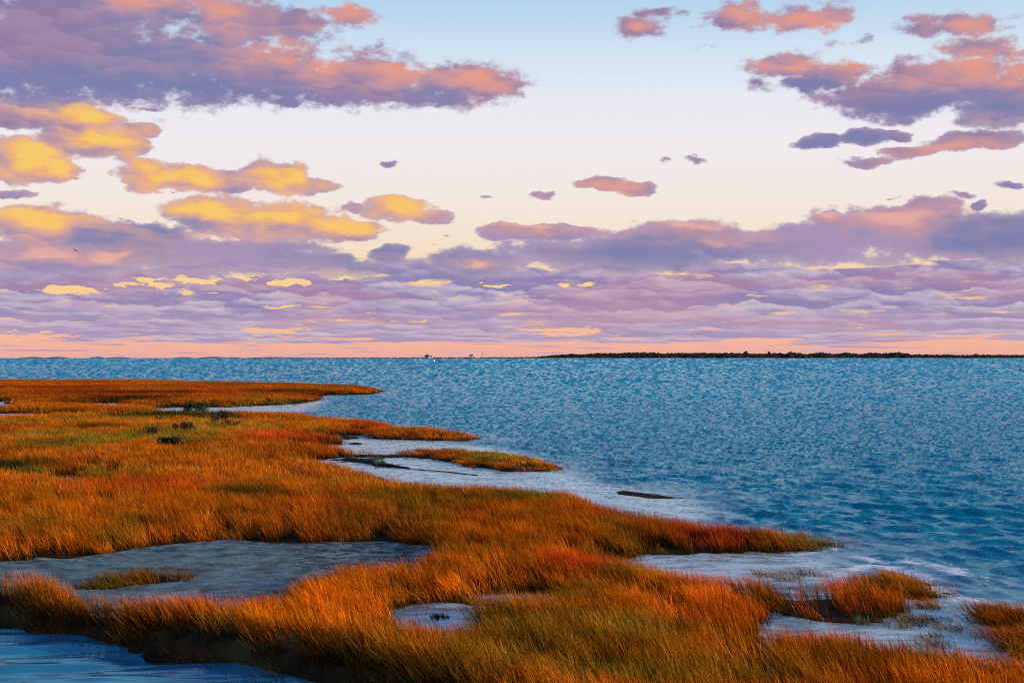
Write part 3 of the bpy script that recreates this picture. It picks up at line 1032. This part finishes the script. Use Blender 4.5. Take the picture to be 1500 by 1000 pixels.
plant('cordgrass_marsh', grass_points(main_region, 1), 'rust orange and olive cordgrass leaning in the wind over the whole marsh shore', 1)
for key, label, tint, hs, dn in (
        ('I1', 'low orange brown islet of cordgrass with a greenish tip, in the pale shallow bay', 0.0, 0.55, 0.9),
        ('I2', 'thin brown strip of cordgrass in the water behind the pale shallow bay', -0.1, 0.8, 1.0),
        ('I4', 'sparse olive tuft of cordgrass where the foam breaks past the end of the peninsula', -0.4, 0.5, 0.5),
        ('I5', 'rust brown tussock of cordgrass at the right edge of the shallow water beside the surf', 0.0, 0.75, 1.0),
        ('I6', 'short yellowish tussock of cordgrass in the shallows below the rust brown one', -0.3, 0.7, 0.9)):
    P_ = ISLETS[key]
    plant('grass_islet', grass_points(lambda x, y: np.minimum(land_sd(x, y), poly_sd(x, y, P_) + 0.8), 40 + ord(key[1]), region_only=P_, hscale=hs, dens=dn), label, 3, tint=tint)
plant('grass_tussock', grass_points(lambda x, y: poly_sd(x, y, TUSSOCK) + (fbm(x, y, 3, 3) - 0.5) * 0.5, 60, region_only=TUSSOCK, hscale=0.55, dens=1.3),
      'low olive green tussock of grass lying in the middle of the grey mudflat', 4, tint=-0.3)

SHALLOWS = world_poly([(1340, 868), (1400, 878), (1470, 925), (1490, 968), (1400, 960), (1330, 940), (1300, 915)])
SEDGE = world_poly([(1180, 786), (1232, 800), (1200, 808), (1160, 800)])
SEDGE2 = world_poly([(1120, 842), (1260, 842), (1330, 850), (1380, 880), (1330, 868), (1180, 856)])


def scattered(P_, thr, a):
    return lambda x, y: np.where((poly_sd(x, y, P_) > -0.25) & (fbm(x / 0.9, y / 0.6, 3, a) > thr), 0.12, -5.0)


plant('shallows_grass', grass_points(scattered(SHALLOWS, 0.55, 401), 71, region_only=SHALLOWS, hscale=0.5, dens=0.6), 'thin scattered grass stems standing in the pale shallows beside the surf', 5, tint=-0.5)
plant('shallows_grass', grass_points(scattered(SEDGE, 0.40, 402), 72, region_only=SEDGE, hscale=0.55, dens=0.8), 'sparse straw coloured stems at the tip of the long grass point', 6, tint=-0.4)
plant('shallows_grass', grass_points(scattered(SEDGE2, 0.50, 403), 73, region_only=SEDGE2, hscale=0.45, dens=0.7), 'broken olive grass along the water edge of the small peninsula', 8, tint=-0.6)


# ------------------------------------------------------------------ small materials
MAT_DARKLEAF = plain('shrub_leaf', (0.026, 0.019, 0.008), 0.8, 0.5, 6.0)
MAT_GREENLEAF = plain('bush_leaf', (0.030, 0.042, 0.014), 0.8, 0.5, 6.0)
MAT_TWIG = plain('twig', (0.05, 0.035, 0.025), 0.85, 0.3, 9.0)
MAT_WOOD_FAR = plain('far_tree_leaf', (0.008, 0.011, 0.007), 0.95, 0.6, 0.05)
MAT_SAND = plain('sand', (0.16, 0.12, 0.09), 0.9, 0.3, 0.02)
MAT_DUNE = plain('dune_scrub', (0.055, 0.05, 0.055), 0.95, 0.4, 0.02)
MAT_ROOF = plain('roof_shingle', (0.03, 0.026, 0.028), 0.8, 0.2, 0.5)
MAT_WALL = plain('pale_siding', (0.62, 0.60, 0.60), 0.7, 0.08, 0.5)
MAT_BROWN = plain('weathered_siding', (0.12, 0.09, 0.08), 0.8, 0.2, 0.5)
MAT_GLASS = plain('window_dark', (0.02, 0.025, 0.03), 0.15, 0.1, 1.0)
MAT_WHITE = plain('buoy_white', (0.78, 0.80, 0.82), 0.4, 0.05, 2.0)
MAT_NAVY = plain('buoy_dark', (0.012, 0.02, 0.05), 0.5, 0.2, 2.0)
MAT_RED = plain('buoy_red', (0.42, 0.06, 0.05), 0.45, 0.15, 2.0)
MAT_GULL = plain('dark_feathers', (0.035, 0.032, 0.036), 0.7, 0.3, 5.0)
MAT_EGRET = plain('white_feathers', (0.80, 0.79, 0.76), 0.7, 0.06, 5.0)
MAT_MUD = plain('wet_mud', (0.008, 0.006, 0.005), 1.0, 0.5, 3.0)


def far_z(px, py, d):
    """world point at distance d along a sight line of the photograph"""
    v = direction(px, py)
    t = d / v.y
    return (v.x * t, d, CAM_H + v.z * t)


def from_bm(bm, name):
    me = bpy.data.meshes.new(name)
    bm.to_mesh(me)
    bm.free()
    return me


def box_bm(bm, x0, x1, y0, y1, z0, z1):
    v = [bm.verts.new(p) for p in ((x0, y0, z0), (x1, y0, z0), (x1, y1, z0), (x0, y1, z0), (x0, y0, z1), (x1, y0, z1), (x1, y1, z1), (x0, y1, z1))]
    for f in ((0, 3, 2, 1), (4, 5, 6, 7), (0, 1, 5, 4), (1, 2, 6, 5), (2, 3, 7, 6), (3, 0, 4, 7)):
        bm.faces.new([v[i] for i in f])


def box_me(name, *a):
    bm = bmesh.new()
    box_bm(bm, *a)
    return from_bm(bm, name)


def lathe_me(name, prof, seg=16):
    bm = bmesh.new()
    rings = []
    for r_, z in prof:
        rings.append([bm.verts.new((r_ * math.cos(2 * math.pi * i / seg), r_ * math.sin(2 * math.pi * i / seg), z)) for i in range(seg)])
    for a, b in zip(rings[:-1], rings[1:]):
        for i in range(seg):
            bm.faces.new((a[i], a[(i + 1) % seg], b[(i + 1) % seg], b[i]))
    bm.faces.new(rings[0][::-1])
    bm.faces.new(rings[-1])
    return from_bm(bm, name)


def bumpy(bm, c, r, rg, sub=2, amp=0.25):
    ret = bmesh.ops.create_icosphere(bm, subdivisions=sub, radius=1.0)
    for v in ret['verts']:
        k = 1 + rg.uniform(-amp, amp)
        v.co = Vector((c[0] + v.co.x * r[0] * k, c[1] + v.co.y * r[1] * k, c[2] + v.co.z * r[2] * k))


# ------------------------------------------------------------------ the far shore
D_ISLE = 4600.0
Z_ISLE = -D_ISLE ** 2 / (2 * R_EARTH)
M_PX = D_ISLE / F
TOPS = [(440, 0.4), (505, 0.6), (600, 0.9), (640, 1.2), (700, 1.5), (760, 1.6), (785, 2.2), (800, 4.0), (830, 6.2), (870, 7.6), (920, 8.6), (950, 9.6), (975, 7.8), (1010, 8.4), (1050, 8.8), (1080, 8.2), (1110, 7.2), (1150, 8.4), (1158, 10.0),
        (1180, 6.8), (1203, 9.8), (1222, 6.4), (1240, 9.2), (1262, 6.2), (1274, 8.4), (1300, 7.8), (1315, 9.4), (1335, 6.4), (1370, 5.8), (1420, 5.4), (1450, 5.6), (1500, 5.0), (1700, 5.4), (1950, 6.0), (2150, 3.0)]


def top_px(px):
    return float(np.interp(px, [t[0] for t in TOPS], [t[1] for t in TOPS]))


rg = np.random.default_rng(77)
pxs = np.arange(440, 2150, 3.0)
rows = []
for off, hh in ((-40, -1.5), (0, 0.3), (45, 1.6), (90, 2.8), (400, 3.0), (700, -4.0)):
    rr = []
    for p in pxs:
        d = D_ISLE + off + 25 * math.sin(p * 0.05) + 12 * math.sin(p * 0.21)
        k = min(1.0, max(0.25, top_px(p) / 4.0))
        rr.append(((p - 750) / F * d, d, Z_ISLE + hh * (k if hh > 0 else 1) * (0.8 + 0.4 * rg.uniform())))
    rows.append(rr)
A = np.array(rows)
me = grid_mesh('island_shore', A[..., 0], A[..., 1], A[..., 2])
tag(link('island_shore', me, MAT_SAND), kind='structure')

def ico(sub):
    b = bmesh.new()
    bmesh.ops.create_icosphere(b, subdivisions=sub, radius=1.0)
    V_ = np.array([v.co[:] for v in b.verts])
    F_ = np.array([[v.index for v in f.verts] for f in b.faces])
    b.free()
    return V_, F_


ICO = {1: ico(1), 2: ico(2)}
WV, WF, wn = [], [], 0


def crown_np(c, r_, sub, amp):
    global wn
    V_, F_ = ICO[sub]
    k = 1 + rg.uniform(-amp, amp, (len(V_), 1))
    WV.append(V_ * k * np.array(r_) + np.array(c))
    WF.append(F_ + wn)
    wn += len(V_)


p = 452.0
while p < 2140:
    t = top_px(p)
    if t < 2.3:
        r_ = M_PX * t * 0.45 + 0.4
        if rg.uniform() < 0.8:
            crown_np(((p - 750) / F * (D_ISLE + 60), D_ISLE + 60 + rg.uniform(-10, 20), Z_ISLE + 1.6 + r_ * 0.4), (r_ * 2.2, r_ * 2, r_ * rg.uniform(0.6, 1.15)), 1, 0.3)
        p += 1.6
        continue
    for rowk, back in ((0.55, 60), (0.78, 95), (1.0, 140)):
        d = D_ISLE + back + rg.uniform(-12, 12)
        top = t * rowk * rg.uniform(0.84, 1.06) * M_PX
        rx = rg.uniform(4.0, 8.5)
        rz = rg.uniform(4.0, 7.5)
        crown_np(((p + rg.uniform(-1, 1) - 750) / F * d, d, Z_ISLE + top - rz), (rx, rx, rz), 2, 0.20)
    p += rg.uniform(1.5, 2.7)
me = bpy.data.meshes.new('far_woodland')
me.from_pydata(np.concatenate(WV).tolist(), [], np.concatenate(WF).tolist())
tag(link('far_woodland', me, MAT_WOOD_FAR), 'dark unbroken wood covering the far island on the horizon', 'woodland', None, 'stuff')


def far_tree(px, top, wide, label, seed):
    rg = np.random.default_rng(seed)
    d = D_ISLE + 120
    root = empty('tree', ((px - 750) / F * d, d, Z_ISLE + 2.0))
    tag(root, label, 'tree', 'trees standing above the far wood')
    H = top * d / F - 2.0
    bm = bmesh.new()
    for k in range(9):
        a = rg.uniform(0, 6.28)
        rr = wide * rg.uniform(0.1, 0.6)
        r_ = wide * rg.uniform(0.32, 0.5)
        bumpy(bm, (rr * math.cos(a), rr * math.sin(a), H - r_ * 1.0 - rg.uniform(0, H * 0.3)), (r_, r_, r_ * 0.8), rg, 2, 0.28)
    link('crown', from_bm(bm, 'crown'), MAT_WOOD_FAR, root)
    link('trunk', lathe_me('trunk', [(0.9, 0), (0.7, H * 0.4), (0.4, H * 0.75)], 8), MAT_TWIG, root)


far_tree(1092, 11.2, 9.5, 'broad dark tree whose rounded head stands highest above the far wood', 1)
far_tree(1126, 10.0, 6.5, 'narrow dark tree head just beside the highest tree of the far wood', 2)
far_tree(1429, 7.2, 5.6, 'small lone tree head sticking up from the low thin end of the far wood', 3)

# dunes on the horizon beyond the bay
for k, (px, w, h, d, label) in enumerate([(38, 26, 1.3, 7800, 'x'), (75, 24, 1.5, 7800, 'x'), (135, 12, 1.4, 7900, 'x'), (166, 28, 1.1, 7800, 'x'), (262, 24, 1.2, 7600, 'x'), (306, 38, 1.4, 7600, 'x'), (336, 22, 1.0, 7600, 'x'), (400, 90, 1.1, 7400, 'x')]):
    zz = -d * d / (2 * R_EARTH)
    m_ = d / F
    xs = np.linspace(-1.0, 1.0, 25)
    prof = (1 - np.abs(xs) ** 2.6) * (0.8 + 0.35 * vnoise(xs * 3 + k * 9, xs * 0, 5))
    Xd = np.stack([(px - 750) / F * d + xs * w * m_ * 0.5] * 4)
    Yd = np.stack([d + 0 * xs, d + 30 + 0 * xs, d + 120 + 0 * xs, d + 260 + 0 * xs])
    Zd = np.stack([zz - 2 + 0 * xs, zz + prof * h * m_ * 0.7, zz + prof * h * m_ + 0.5, zz - 3 + 0 * xs])
    tag(link('dune', grid_mesh('dune', Xd, Yd, Zd), MAT_DUNE), kind='structure')

# ------------------------------------------------------------------ buildings on the far shore
def hip_roof(name, x0, x1, y0, y1, z0, z1, ridge=0.4, over=0.8):
    bm = bmesh.new()
    x0 -= over
    x1 += over
    y0 -= over
    y1 += over
    cx = (x0 + x1) / 2
    r_ = (x1 - x0) / 2 * ridge
    cy = (y0 + y1) / 2
    v = [bm.verts.new(q) for q in ((x0, y0, z0), (x1, y0, z0), (x1, y1, z0), (x0, y1, z0), (cx - r_, cy, z1), (cx + r_, cy, z1))]
    for f in ((0, 1, 5, 4), (1, 2, 5), (2, 3, 4, 5), (3, 0, 4), (3, 2, 1, 0)):
        bm.faces.new([v[i] for i in f])
    return from_bm(bm, name)


hx, hy, _ = far_z(628, 523, 4540)
g = -4540 ** 2 / (2 * R_EARTH) + 1.0
house = empty('beach_house', (hx, hy, g))
tag(house, 'large beach house with dark hipped roof and a white wing on the low far point', 'house')
link('wall', box_me('wall', -13, -2, -6, 6, 0, 6.0), MAT_BROWN, house)
link('wing', box_me('wing', -1.8, 12, -8, 5, 0, 5.6), MAT_WALL, house)
rf = link('roof', hip_roof('roof', -13, 3, -6, 6, 6.0, 10.8), MAT_ROOF, house)
link('chimney', box_me('chimney', -6.5, -5.0, -0.8, 0.8, 8.5, 12.0), MAT_BROWN, rf)
link('wing_roof', hip_roof('wing_roof', -1.6, 12, -8, 5, 5.65, 7.4, 0.6, 0.4), MAT_ROOF, house)
for wx in (-11, -7.5, -4.5):
    link('window', box_me('window', wx - .7, wx + .7, -6.08, -5.9, 2.4, 4.4), MAT_GLASS, house)
for wx in (1.5, 5.5, 9.5):
    link('window', box_me('window', wx - .8, wx + .8, -8.08, -7.9, 2.0, 4.2), MAT_GLASS, house)

hx, hy, _ = far_z(690.5, 522, 4560)
g = -4560 ** 2 / (2 * R_EARTH) + 1.5
pav = empty('stilt_house', (hx, hy, g))
tag(pav, 'small square house with a dark domed roof raised on posts above the dunes', 'house')
link('wall', box_me('wall', -5, 5, -5, 5, 3.0, 6.6), MAT_WALL, pav)
link('roof', lathe_me('roof', [(7.6, 6.6), (6.8, 8.2), (4.2, 10.0), (1.0, 10.8)], 8), MAT_ROOF, pav)
link('deck', box_me('deck', -6.4, 6.4, -6.4, 6.4, 2.6, 2.95), MAT_BROWN, pav)
for sx in (-5, 5):
    for sy in (-5, 5):
        link('post', box_me('post', sx - .3, sx + .3, sy - .3, sy + .3, -0.5, 2.6), MAT_BROWN, pav)
for wx in (-2.5, 2.5):
    link('window', box_me('window', wx - .8, wx + .8, -5.08, -4.9, 4.0, 5.8), MAT_GLASS, pav)

hx, hy, _ = far_z(706.8, 522, 4620)
g = -4620 ** 2 / (2 * R_EARTH) + 1.5
tw = empty('signal_mast', (hx, hy, g))
tag(tw, 'thin mast with a dark box at its head, behind the house with the domed roof', 'mast')
link('pole', lathe_me('pole', [(0.28, 0), (0.22, 12.5)], 8), MAT_ROOF, tw)
link('head', box_me('head', -1.3, 1.3, -1.3, 1.3, 12.4, 15.6), MAT_ROOF, tw)
link('finial', lathe_me('finial', [(0.3, 15.6), (0.12, 17.2)], 8), MAT_ROOF, tw)

# ------------------------------------------------------------------ buoys
def buoy(px, py, label, top_mat, size):
    x, y = ground(px, py)
    z = -y * y / (2 * R_EARTH)
    b = empty('channel_buoy', (x, y, z))
    b.rotation_euler = (0.03, 0.05, 0.4)
    tag(b, label, 'buoy')
    s = size
    link('float', lathe_me('float', [(0.55 * s, -0.3 * s), (0.62 * s, 0.0), (0.62 * s, 0.35 * s), (0.42 * s, 0.5 * s)], 18), MAT_NAVY, b, True)
    link('tower', lathe_me('tower', [(0.42 * s, 0.5 * s), (0.34 * s, 1.0 * s), (0.26 * s, 1.65 * s)], 18), top_mat, b, True)
    link('lantern', lathe_me('lantern', [(0.10 * s, 1.65 * s), (0.10 * s, 1.9 * s), (0.02 * s, 2.02 * s)], 12), MAT_NAVY, b, True)


buoy(636, 531.6, 'white channel buoy on a dark float, standing off the beach house', MAT_WHITE, 1.75)
buoy(1495, 543.0, 'red channel buoy on a dark float in the open water beyond the surf', MAT_RED, 0.95)

# ------------------------------------------------------------------ birds
def gull(px, py, d, span, roll, yaw, flap, label):
    """gliding bird: one mesh, wings bent at the wrist"""
    o = far_z(px, py, d)
    bm = bmesh.new()
    rings = []
    L_ = span * 0.42
    for t, r_, zz in ((-0.5, 0.012, 0.02), (-0.40, 0.05, 0.01), (-0.2, 0.085, -0.005), (0.05, 0.115, -0.01), (0.25, 0.10, 0.0), (0.36, 0.062, 0.02), (0.44, 0.055, 0.03), (0.50, 0.018, 0.02), (0.56, 0.006, 0.01)):
        rings.append([bm.verts.new((r_ * math.cos(a) * span * 0.55, t * L_, zz + r_ * math.sin(a) * span * 0.5)) for a in [2 * math.pi * i / 8 for i in range(8)]])
    for a, b in zip(rings[:-1], rings[1:]):
        for i in range(8):
            bm.faces.new((a[i], a[(i + 1) % 8], b[(i + 1) % 8], b[i]))
    bm.faces.new(rings[0])
    bm.faces.new(rings[-1][::-1])
    for s in (-1, 1):
        prev = None
        for u, ch, zz, sw, th in ((0.02, 0.20, 0.0, 0.02, 0.022), (0.14, 0.19, flap * 0.55, 0.03, 0.016), (0.26, 0.16, flap, 0.05, 0.012), (0.38, 0.11, flap * 0.85, 0.0, 0.008), (0.50, 0.02, flap * 0.45, -0.09, 0.004)):
            c = [(u * s * span, (sw + ch * 0.5) * span, zz * span), (u * s * span, sw * span, (zz + th) * span), (u * s * span, (sw - ch * 0.5) * span, zz * span), (u * s * span, sw * span, (zz - th) * span)]
            cur = [bm.verts.new(q) for q in c]
            if prev:
                for i in range(4):
                    bm.faces.new((prev[i], prev[(i + 1) % 4], cur[(i + 1) % 4], cur[i]))
            prev = cur
        bm.faces.new(prev)
    tl = [bm.verts.new(q) for q in ((-0.03 * span, -0.42 * L_, 0.012), (0.03 * span, -0.42 * L_, 0.012), (0.07 * span, -0.72 * L_, 0.01), (-0.07 * span, -0.72 * L_, 0.01), (0, -0.42 * L_, 0.03), (0, -0.7 * L_, 0.02))]
    bm.faces.new((tl[0], tl[3], tl[5], tl[4]))
    bm.faces.new((tl[4], tl[5], tl[2], tl[1]))
    bm.faces.new((tl[0], tl[1], tl[2], tl[3]))
    bmesh.ops.recalc_face_normals(bm, faces=bm.faces)
    ob = link('gull', from_bm(bm, 'gull'), MAT_GULL)
    ob.location = o
    ob.rotation_euler = (0.0, roll, yaw)
    tag(ob, label, 'bird', 'birds flying over the bay')


gull(110.5, 262.5, 190, 1.35, 0.10, 0.25, 0.10, 'dark bird gliding beside the tip of the big yellow cloud')
gull(253, 283, 210, 1.35, 0.22, 0.5, 0.16, 'dark bird gliding below the row of small yellow clouds')
gull(110, 367, 230, 1.25, 0.65, 0.8, 0.12, 'dark bird banking steeply in front of the low purple clouds')
gull(771, 427, 300, 1.2, -0.25, -0.3, 0.20, 'tiny dark bird low over the middle of the bay, the farthest off')

# ------------------------------------------------------------------ white wading bird on the far mud
def egret(px, py):
    x, y = ground(px, py)
    bm = bmesh.new()
    pts = [((0.0, 0, 0.38), 0.02), ((0.10, 0, 0.42), 0.075), ((0.24, 0, 0.47), 0.095), ((0.36, 0, 0.53), 0.07), ((0.42, 0, 0.62), 0.035), ((0.38, 0, 0.72), 0.028), ((0.43, 0, 0.80), 0.038), ((0.48, 0, 0.81), 0.03), ((0.60, 0, 0.79), 0.006)]
    rings = []
    for (px_, py_, pz_), r_ in pts:
        rings.append([bm.verts.new((px_ - 0.25, py_ + r_ * math.cos(a), pz_ + r_ * math.sin(a))) for a in [2 * math.pi * i / 8 for i in range(8)]])
    for a, b in zip(rings[:-1], rings[1:]):
        for i in range(8):
            bm.faces.new((a[i], a[(i + 1) % 8], b[(i + 1) % 8], b[i]))
    bm.faces.new(rings[0])
    bm.faces.new(rings[-1])
    for s in (-0.03, 0.03):
        r2 = []
        for z in (0.42, 0.22, 0.0):
            r2.append([bm.verts.new((-0.02 + (0.02 if z == 0.22 else 0) + 0.008 * math.cos(a), s + 0.008 * math.sin(a), z)) for a in [2 * math.pi * i / 5 for i in range(5)]])
        for a, b in zip(r2[:-1], r2[1:]):
            for i in range(5):
                bm.faces.new((a[i], a[(i + 1) % 5], b[(i + 1) % 5], b[i]))
    bmesh.ops.recalc_face_normals(bm, faces=bm.faces)
    o = link('wading_bird', from_bm(bm, 'wading_bird'), MAT_EGRET, smooth=True)
    o.location = (x, y, 0.0)
    o.rotation_euler = (0, 0, 0.3)
    o.scale = (0.7, 0.7, 0.7)
    tag(o, 'small white bird standing at the end of the thin far pool in the marsh', 'bird')


egret(17, 592.2)

# ------------------------------------------------------------------ shrubs in the marsh
def shrub(px, py, wpx, hpx, label, leaf, seed, bare=False):
    rg = np.random.default_rng(seed)
    x, y = ground(px, py, 0.25)
    m_ = y / F
    w, h = wpx * m_ * 0.55, hpx * m_ + 0.45
    root = empty('shrub', (x, y, 0.2))
    tag(root, label, 'shrub', 'dark shrubs standing in the marsh')
    bm = bmesh.new()
    for k in range(14 if bare else 9):
        a = rg.uniform(0, 6.28)
        ex = Vector((w * rg.uniform(0.3, 0.95) * math.cos(a), w * rg.uniform(0.3, 0.95) * math.sin(a) * 0.8, h * rg.uniform(0.6, 1.0)))
        ax = ex.cross(Vector((0, 0, 1))).normalized() * 0.02
        mid = ex * 0.5 + Vector((0, 0, h * 0.12))
        pr = None
        for pt, r_ in ((Vector((0, 0, 0)), 1.6), (mid, 1.0), (ex, 0.3)):
            cur = [bm.verts.new(pt + ax * r_), bm.verts.new(pt + Vector((0, 0.02, 0.01)) * r_), bm.verts.new(pt - ax * r_)]
            if pr:
                for i in range(3):
                    bm.faces.new((pr[i], pr[(i + 1) % 3], cur[(i + 1) % 3], cur[i]))
            pr = cur
    link('stem', from_bm(bm, 'stem'), MAT_TWIG, root)
    bm = bmesh.new()
    lobes = [(rg.uniform(-0.85, 0.85) * w, rg.uniform(-0.5, 0.5) * w, h * rg.uniform(0.3, 0.85), rg.uniform(0.2, 0.5)) for _ in range(9)]
    nleaf = 260 if bare else 900
    for k in range(nleaf):
        lx, ly, lz, lr = lobes[rg.integers(0, 9)]
        d = Vector(rg.normal(0, 1, 3)).normalized() * (rg.uniform(0.5, 1.0) ** 0.5)
        c = Vector((lx + d.x * lr * w, ly + d.y * lr * w, max(0.03, lz + d.z * lr * h * 0.65)))
        s = rg.uniform(0.03, 0.075) * (1 + m_ * 6)
        a = Vector(rg.normal(0, 1, 3)).normalized()
        b = a.cross(Vector(rg.normal(0, 1, 3))).normalized()
        q = [bm.verts.new(c - a * s), bm.verts.new(c + b * s * 0.6), bm.verts.new(c + a * s), bm.verts.new(c - b * s * 0.6)]
        bm.faces.new(q)
    link('foliage', from_bm(bm, 'foliage'), leaf, root)


shrub(220, 645, 22, 14, 'ragged half bare dark shrub in the rust grass, nearest the open shore side of none but lowest of leaf' if False else 'ragged half bare shrub with twigs showing, alone in the rust grass', MAT_DARKLEAF, 1, True)
shrub(268, 638, 26, 13, 'compact round black shrub in the rust grass', MAT_DARKLEAF, 2)
shrub(246, 662, 34, 14, 'low wide spreading dark shrub, the nearest of those in the grass', MAT_DARKLEAF, 3)
shrub(326, 624, 14, 15, 'upright dark shrub with pointed head in the rust grass below the inlet', MAT_DARKLEAF, 4)
shrub(339, 631, 20, 10, 'small ragged shrub touching the foot of the upright pointed one', MAT_DARKLEAF, 5, True)
shrub(312, 626, 14, 9, 'small dim shrub on the far side of the upright pointed one', MAT_DARKLEAF, 6, True)
shrub(277, 609, 14, 17, 'narrow dark green bush at the edge of the pale inlet', MAT_GREENLEAF, 7)
shrub(298, 610, 30, 18, 'widest dark green bush, standing against the pale inlet', MAT_GREENLEAF, 8)

# ------------------------------------------------------------------ mud bars in the shallow bay
def mud_bar(pts, w, h, seed, mat=None, name='mud_bar'):
    P_ = [Vector((*p, 0)) for p in world_poly(pts)]
    rg = np.random.default_rng(seed)
    S = []
    for a, b in zip(P_[:-1], P_[1:]):
        n_ = max(2, int((b - a).length / 0.25))
        for k in range(n_):
            S.append(a.lerp(b, k / n_))
    S.append(P_[-1])
    n_ = len(S)
    A = np.zeros((7, n_, 3))
    for i, p in enumerate(S):
        t = (S[min(i + 1, n_ - 1)] - S[max(i - 1, 0)]).normalized()
        nn = Vector((-t.y, t.x, 0))
        e = min(1.0, 4.0 * min(i, n_ - 1 - i) / n_ + 0.12)
        ww = w * e * (0.5 + vnoise(np.array([i * 0.23]), np.array([seed * 3.3]), 4)[0])
        for j, (u, z) in enumerate(((-1.3, -0.12), (-0.8, 0.02), (-0.4, 0.8), (0, 1), (0.4, 0.8), (0.8, 0.02), (1.3, -0.12))):
            q = p + nn * (u * ww)
            A[j, i] = (q.x, q.y, z * h * (e * 0.6 + 0.6 * rg.uniform()) if z > 0 else z)
    me = grid_mesh(name, A[..., 0], A[..., 1], A[..., 2])
    o = link(name, me, mat or MAT_MUD)
    tag(o, kind='structure')
    return o


mud_bar([(486, 668), (520, 668.5), (580, 669.5), (640, 667.5)], 0.42, 0.14, 1)
mud_bar([(487, 674), (505, 673.5), (535, 677.5), (560, 682.5), (585, 685.5), (600, 686.5)], 0.45, 0.20, 2)
mud_bar([(500, 677), (530, 674.5), (563, 671.8)], 0.30, 0.12, 3)
mud_bar([(512, 650.6), (530, 650.5)], 0.5, 0.14, 4)
mud_bar([(498, 642.6), (512, 642.2), (522, 642.6)], 1.1, 0.28, 5)
mud_bar([(500, 700), (530, 702), (568, 707)], 0.5, 0.22, 6)
mud_bar([(590, 686.5), (640, 690), (700, 696)], 0.18, 0.05, 7)
mud_bar([(430, 647), (470, 647.5), (500, 646.5)], 0.9, 0.3, 8)


def tuft(name, px, py, wpx, label, cat, n_, h, seed, dark, mat_kind='green'):
    x, y = ground(px, py)
    rg = np.random.default_rng(seed)
    w = wpx * y / F * 0.5
    verts, faces = [], []
    for k in range(n_):
        a, rr = rg.uniform(0, 6.28), w * math.sqrt(rg.uniform())
        bx, by = rr * math.cos(a), rr * math.sin(a)
        ln = rg.normal(-0.2, 0.35)
        H = h * rg.uniform(0.5, 1.1)
        ww = 0.012 * y / 32
        i = len(verts)
        verts += [(bx - ww, by, -0.03), (bx + ww, by, -0.03), (bx + ln * H * .5 + ww * .8, by, H * .55), (bx + ln * H * .5 - ww * .8, by, H * .55), (bx + ln * H * 1.2, by + rg.normal(0, .1) * H, H)]
        faces += [(i, i + 1, i + 2, i + 3), (i + 3, i + 2, i + 4)]
    me = bpy.data.meshes.new(name)
    me.from_pydata(verts, [], faces)
    o = link(name, me, dark)
    o.location = (x, y, 0.0)
    tag(o, label, cat)


MAT_TUFT = plain('green_reed', (0.07, 0.075, 0.012), 0.8, 0.4, 8.0)
MAT_DEAD = plain('dead_reed', (0.020, 0.015, 0.010), 0.9, 0.5, 8.0)
tuft('grass_tuft', 558, 682, 14, 'small yellow green tuft on the mud bar in the pale bay', 'grass tuft', 90, 0.35, 1, MAT_TUFT)
tuft('reed_clump', 644, 905, 26, 'small dark clump of broken reed floating in the round white pond', 'reed clump', 60, 0.10, 2, MAT_DEAD)
tuft('reed_clump', 911, 833, 26, 'dark clump of reed in the pale pool behind the long red grass point', 'reed clump', 90, 0.14, 3, MAT_DEAD)
tuft('grass_tuft', 1265, 914, 20, 'thin green tuft standing in the shallows off the tip of the peninsula', 'grass tuft', 26, 0.25, 4, MAT_TUFT)
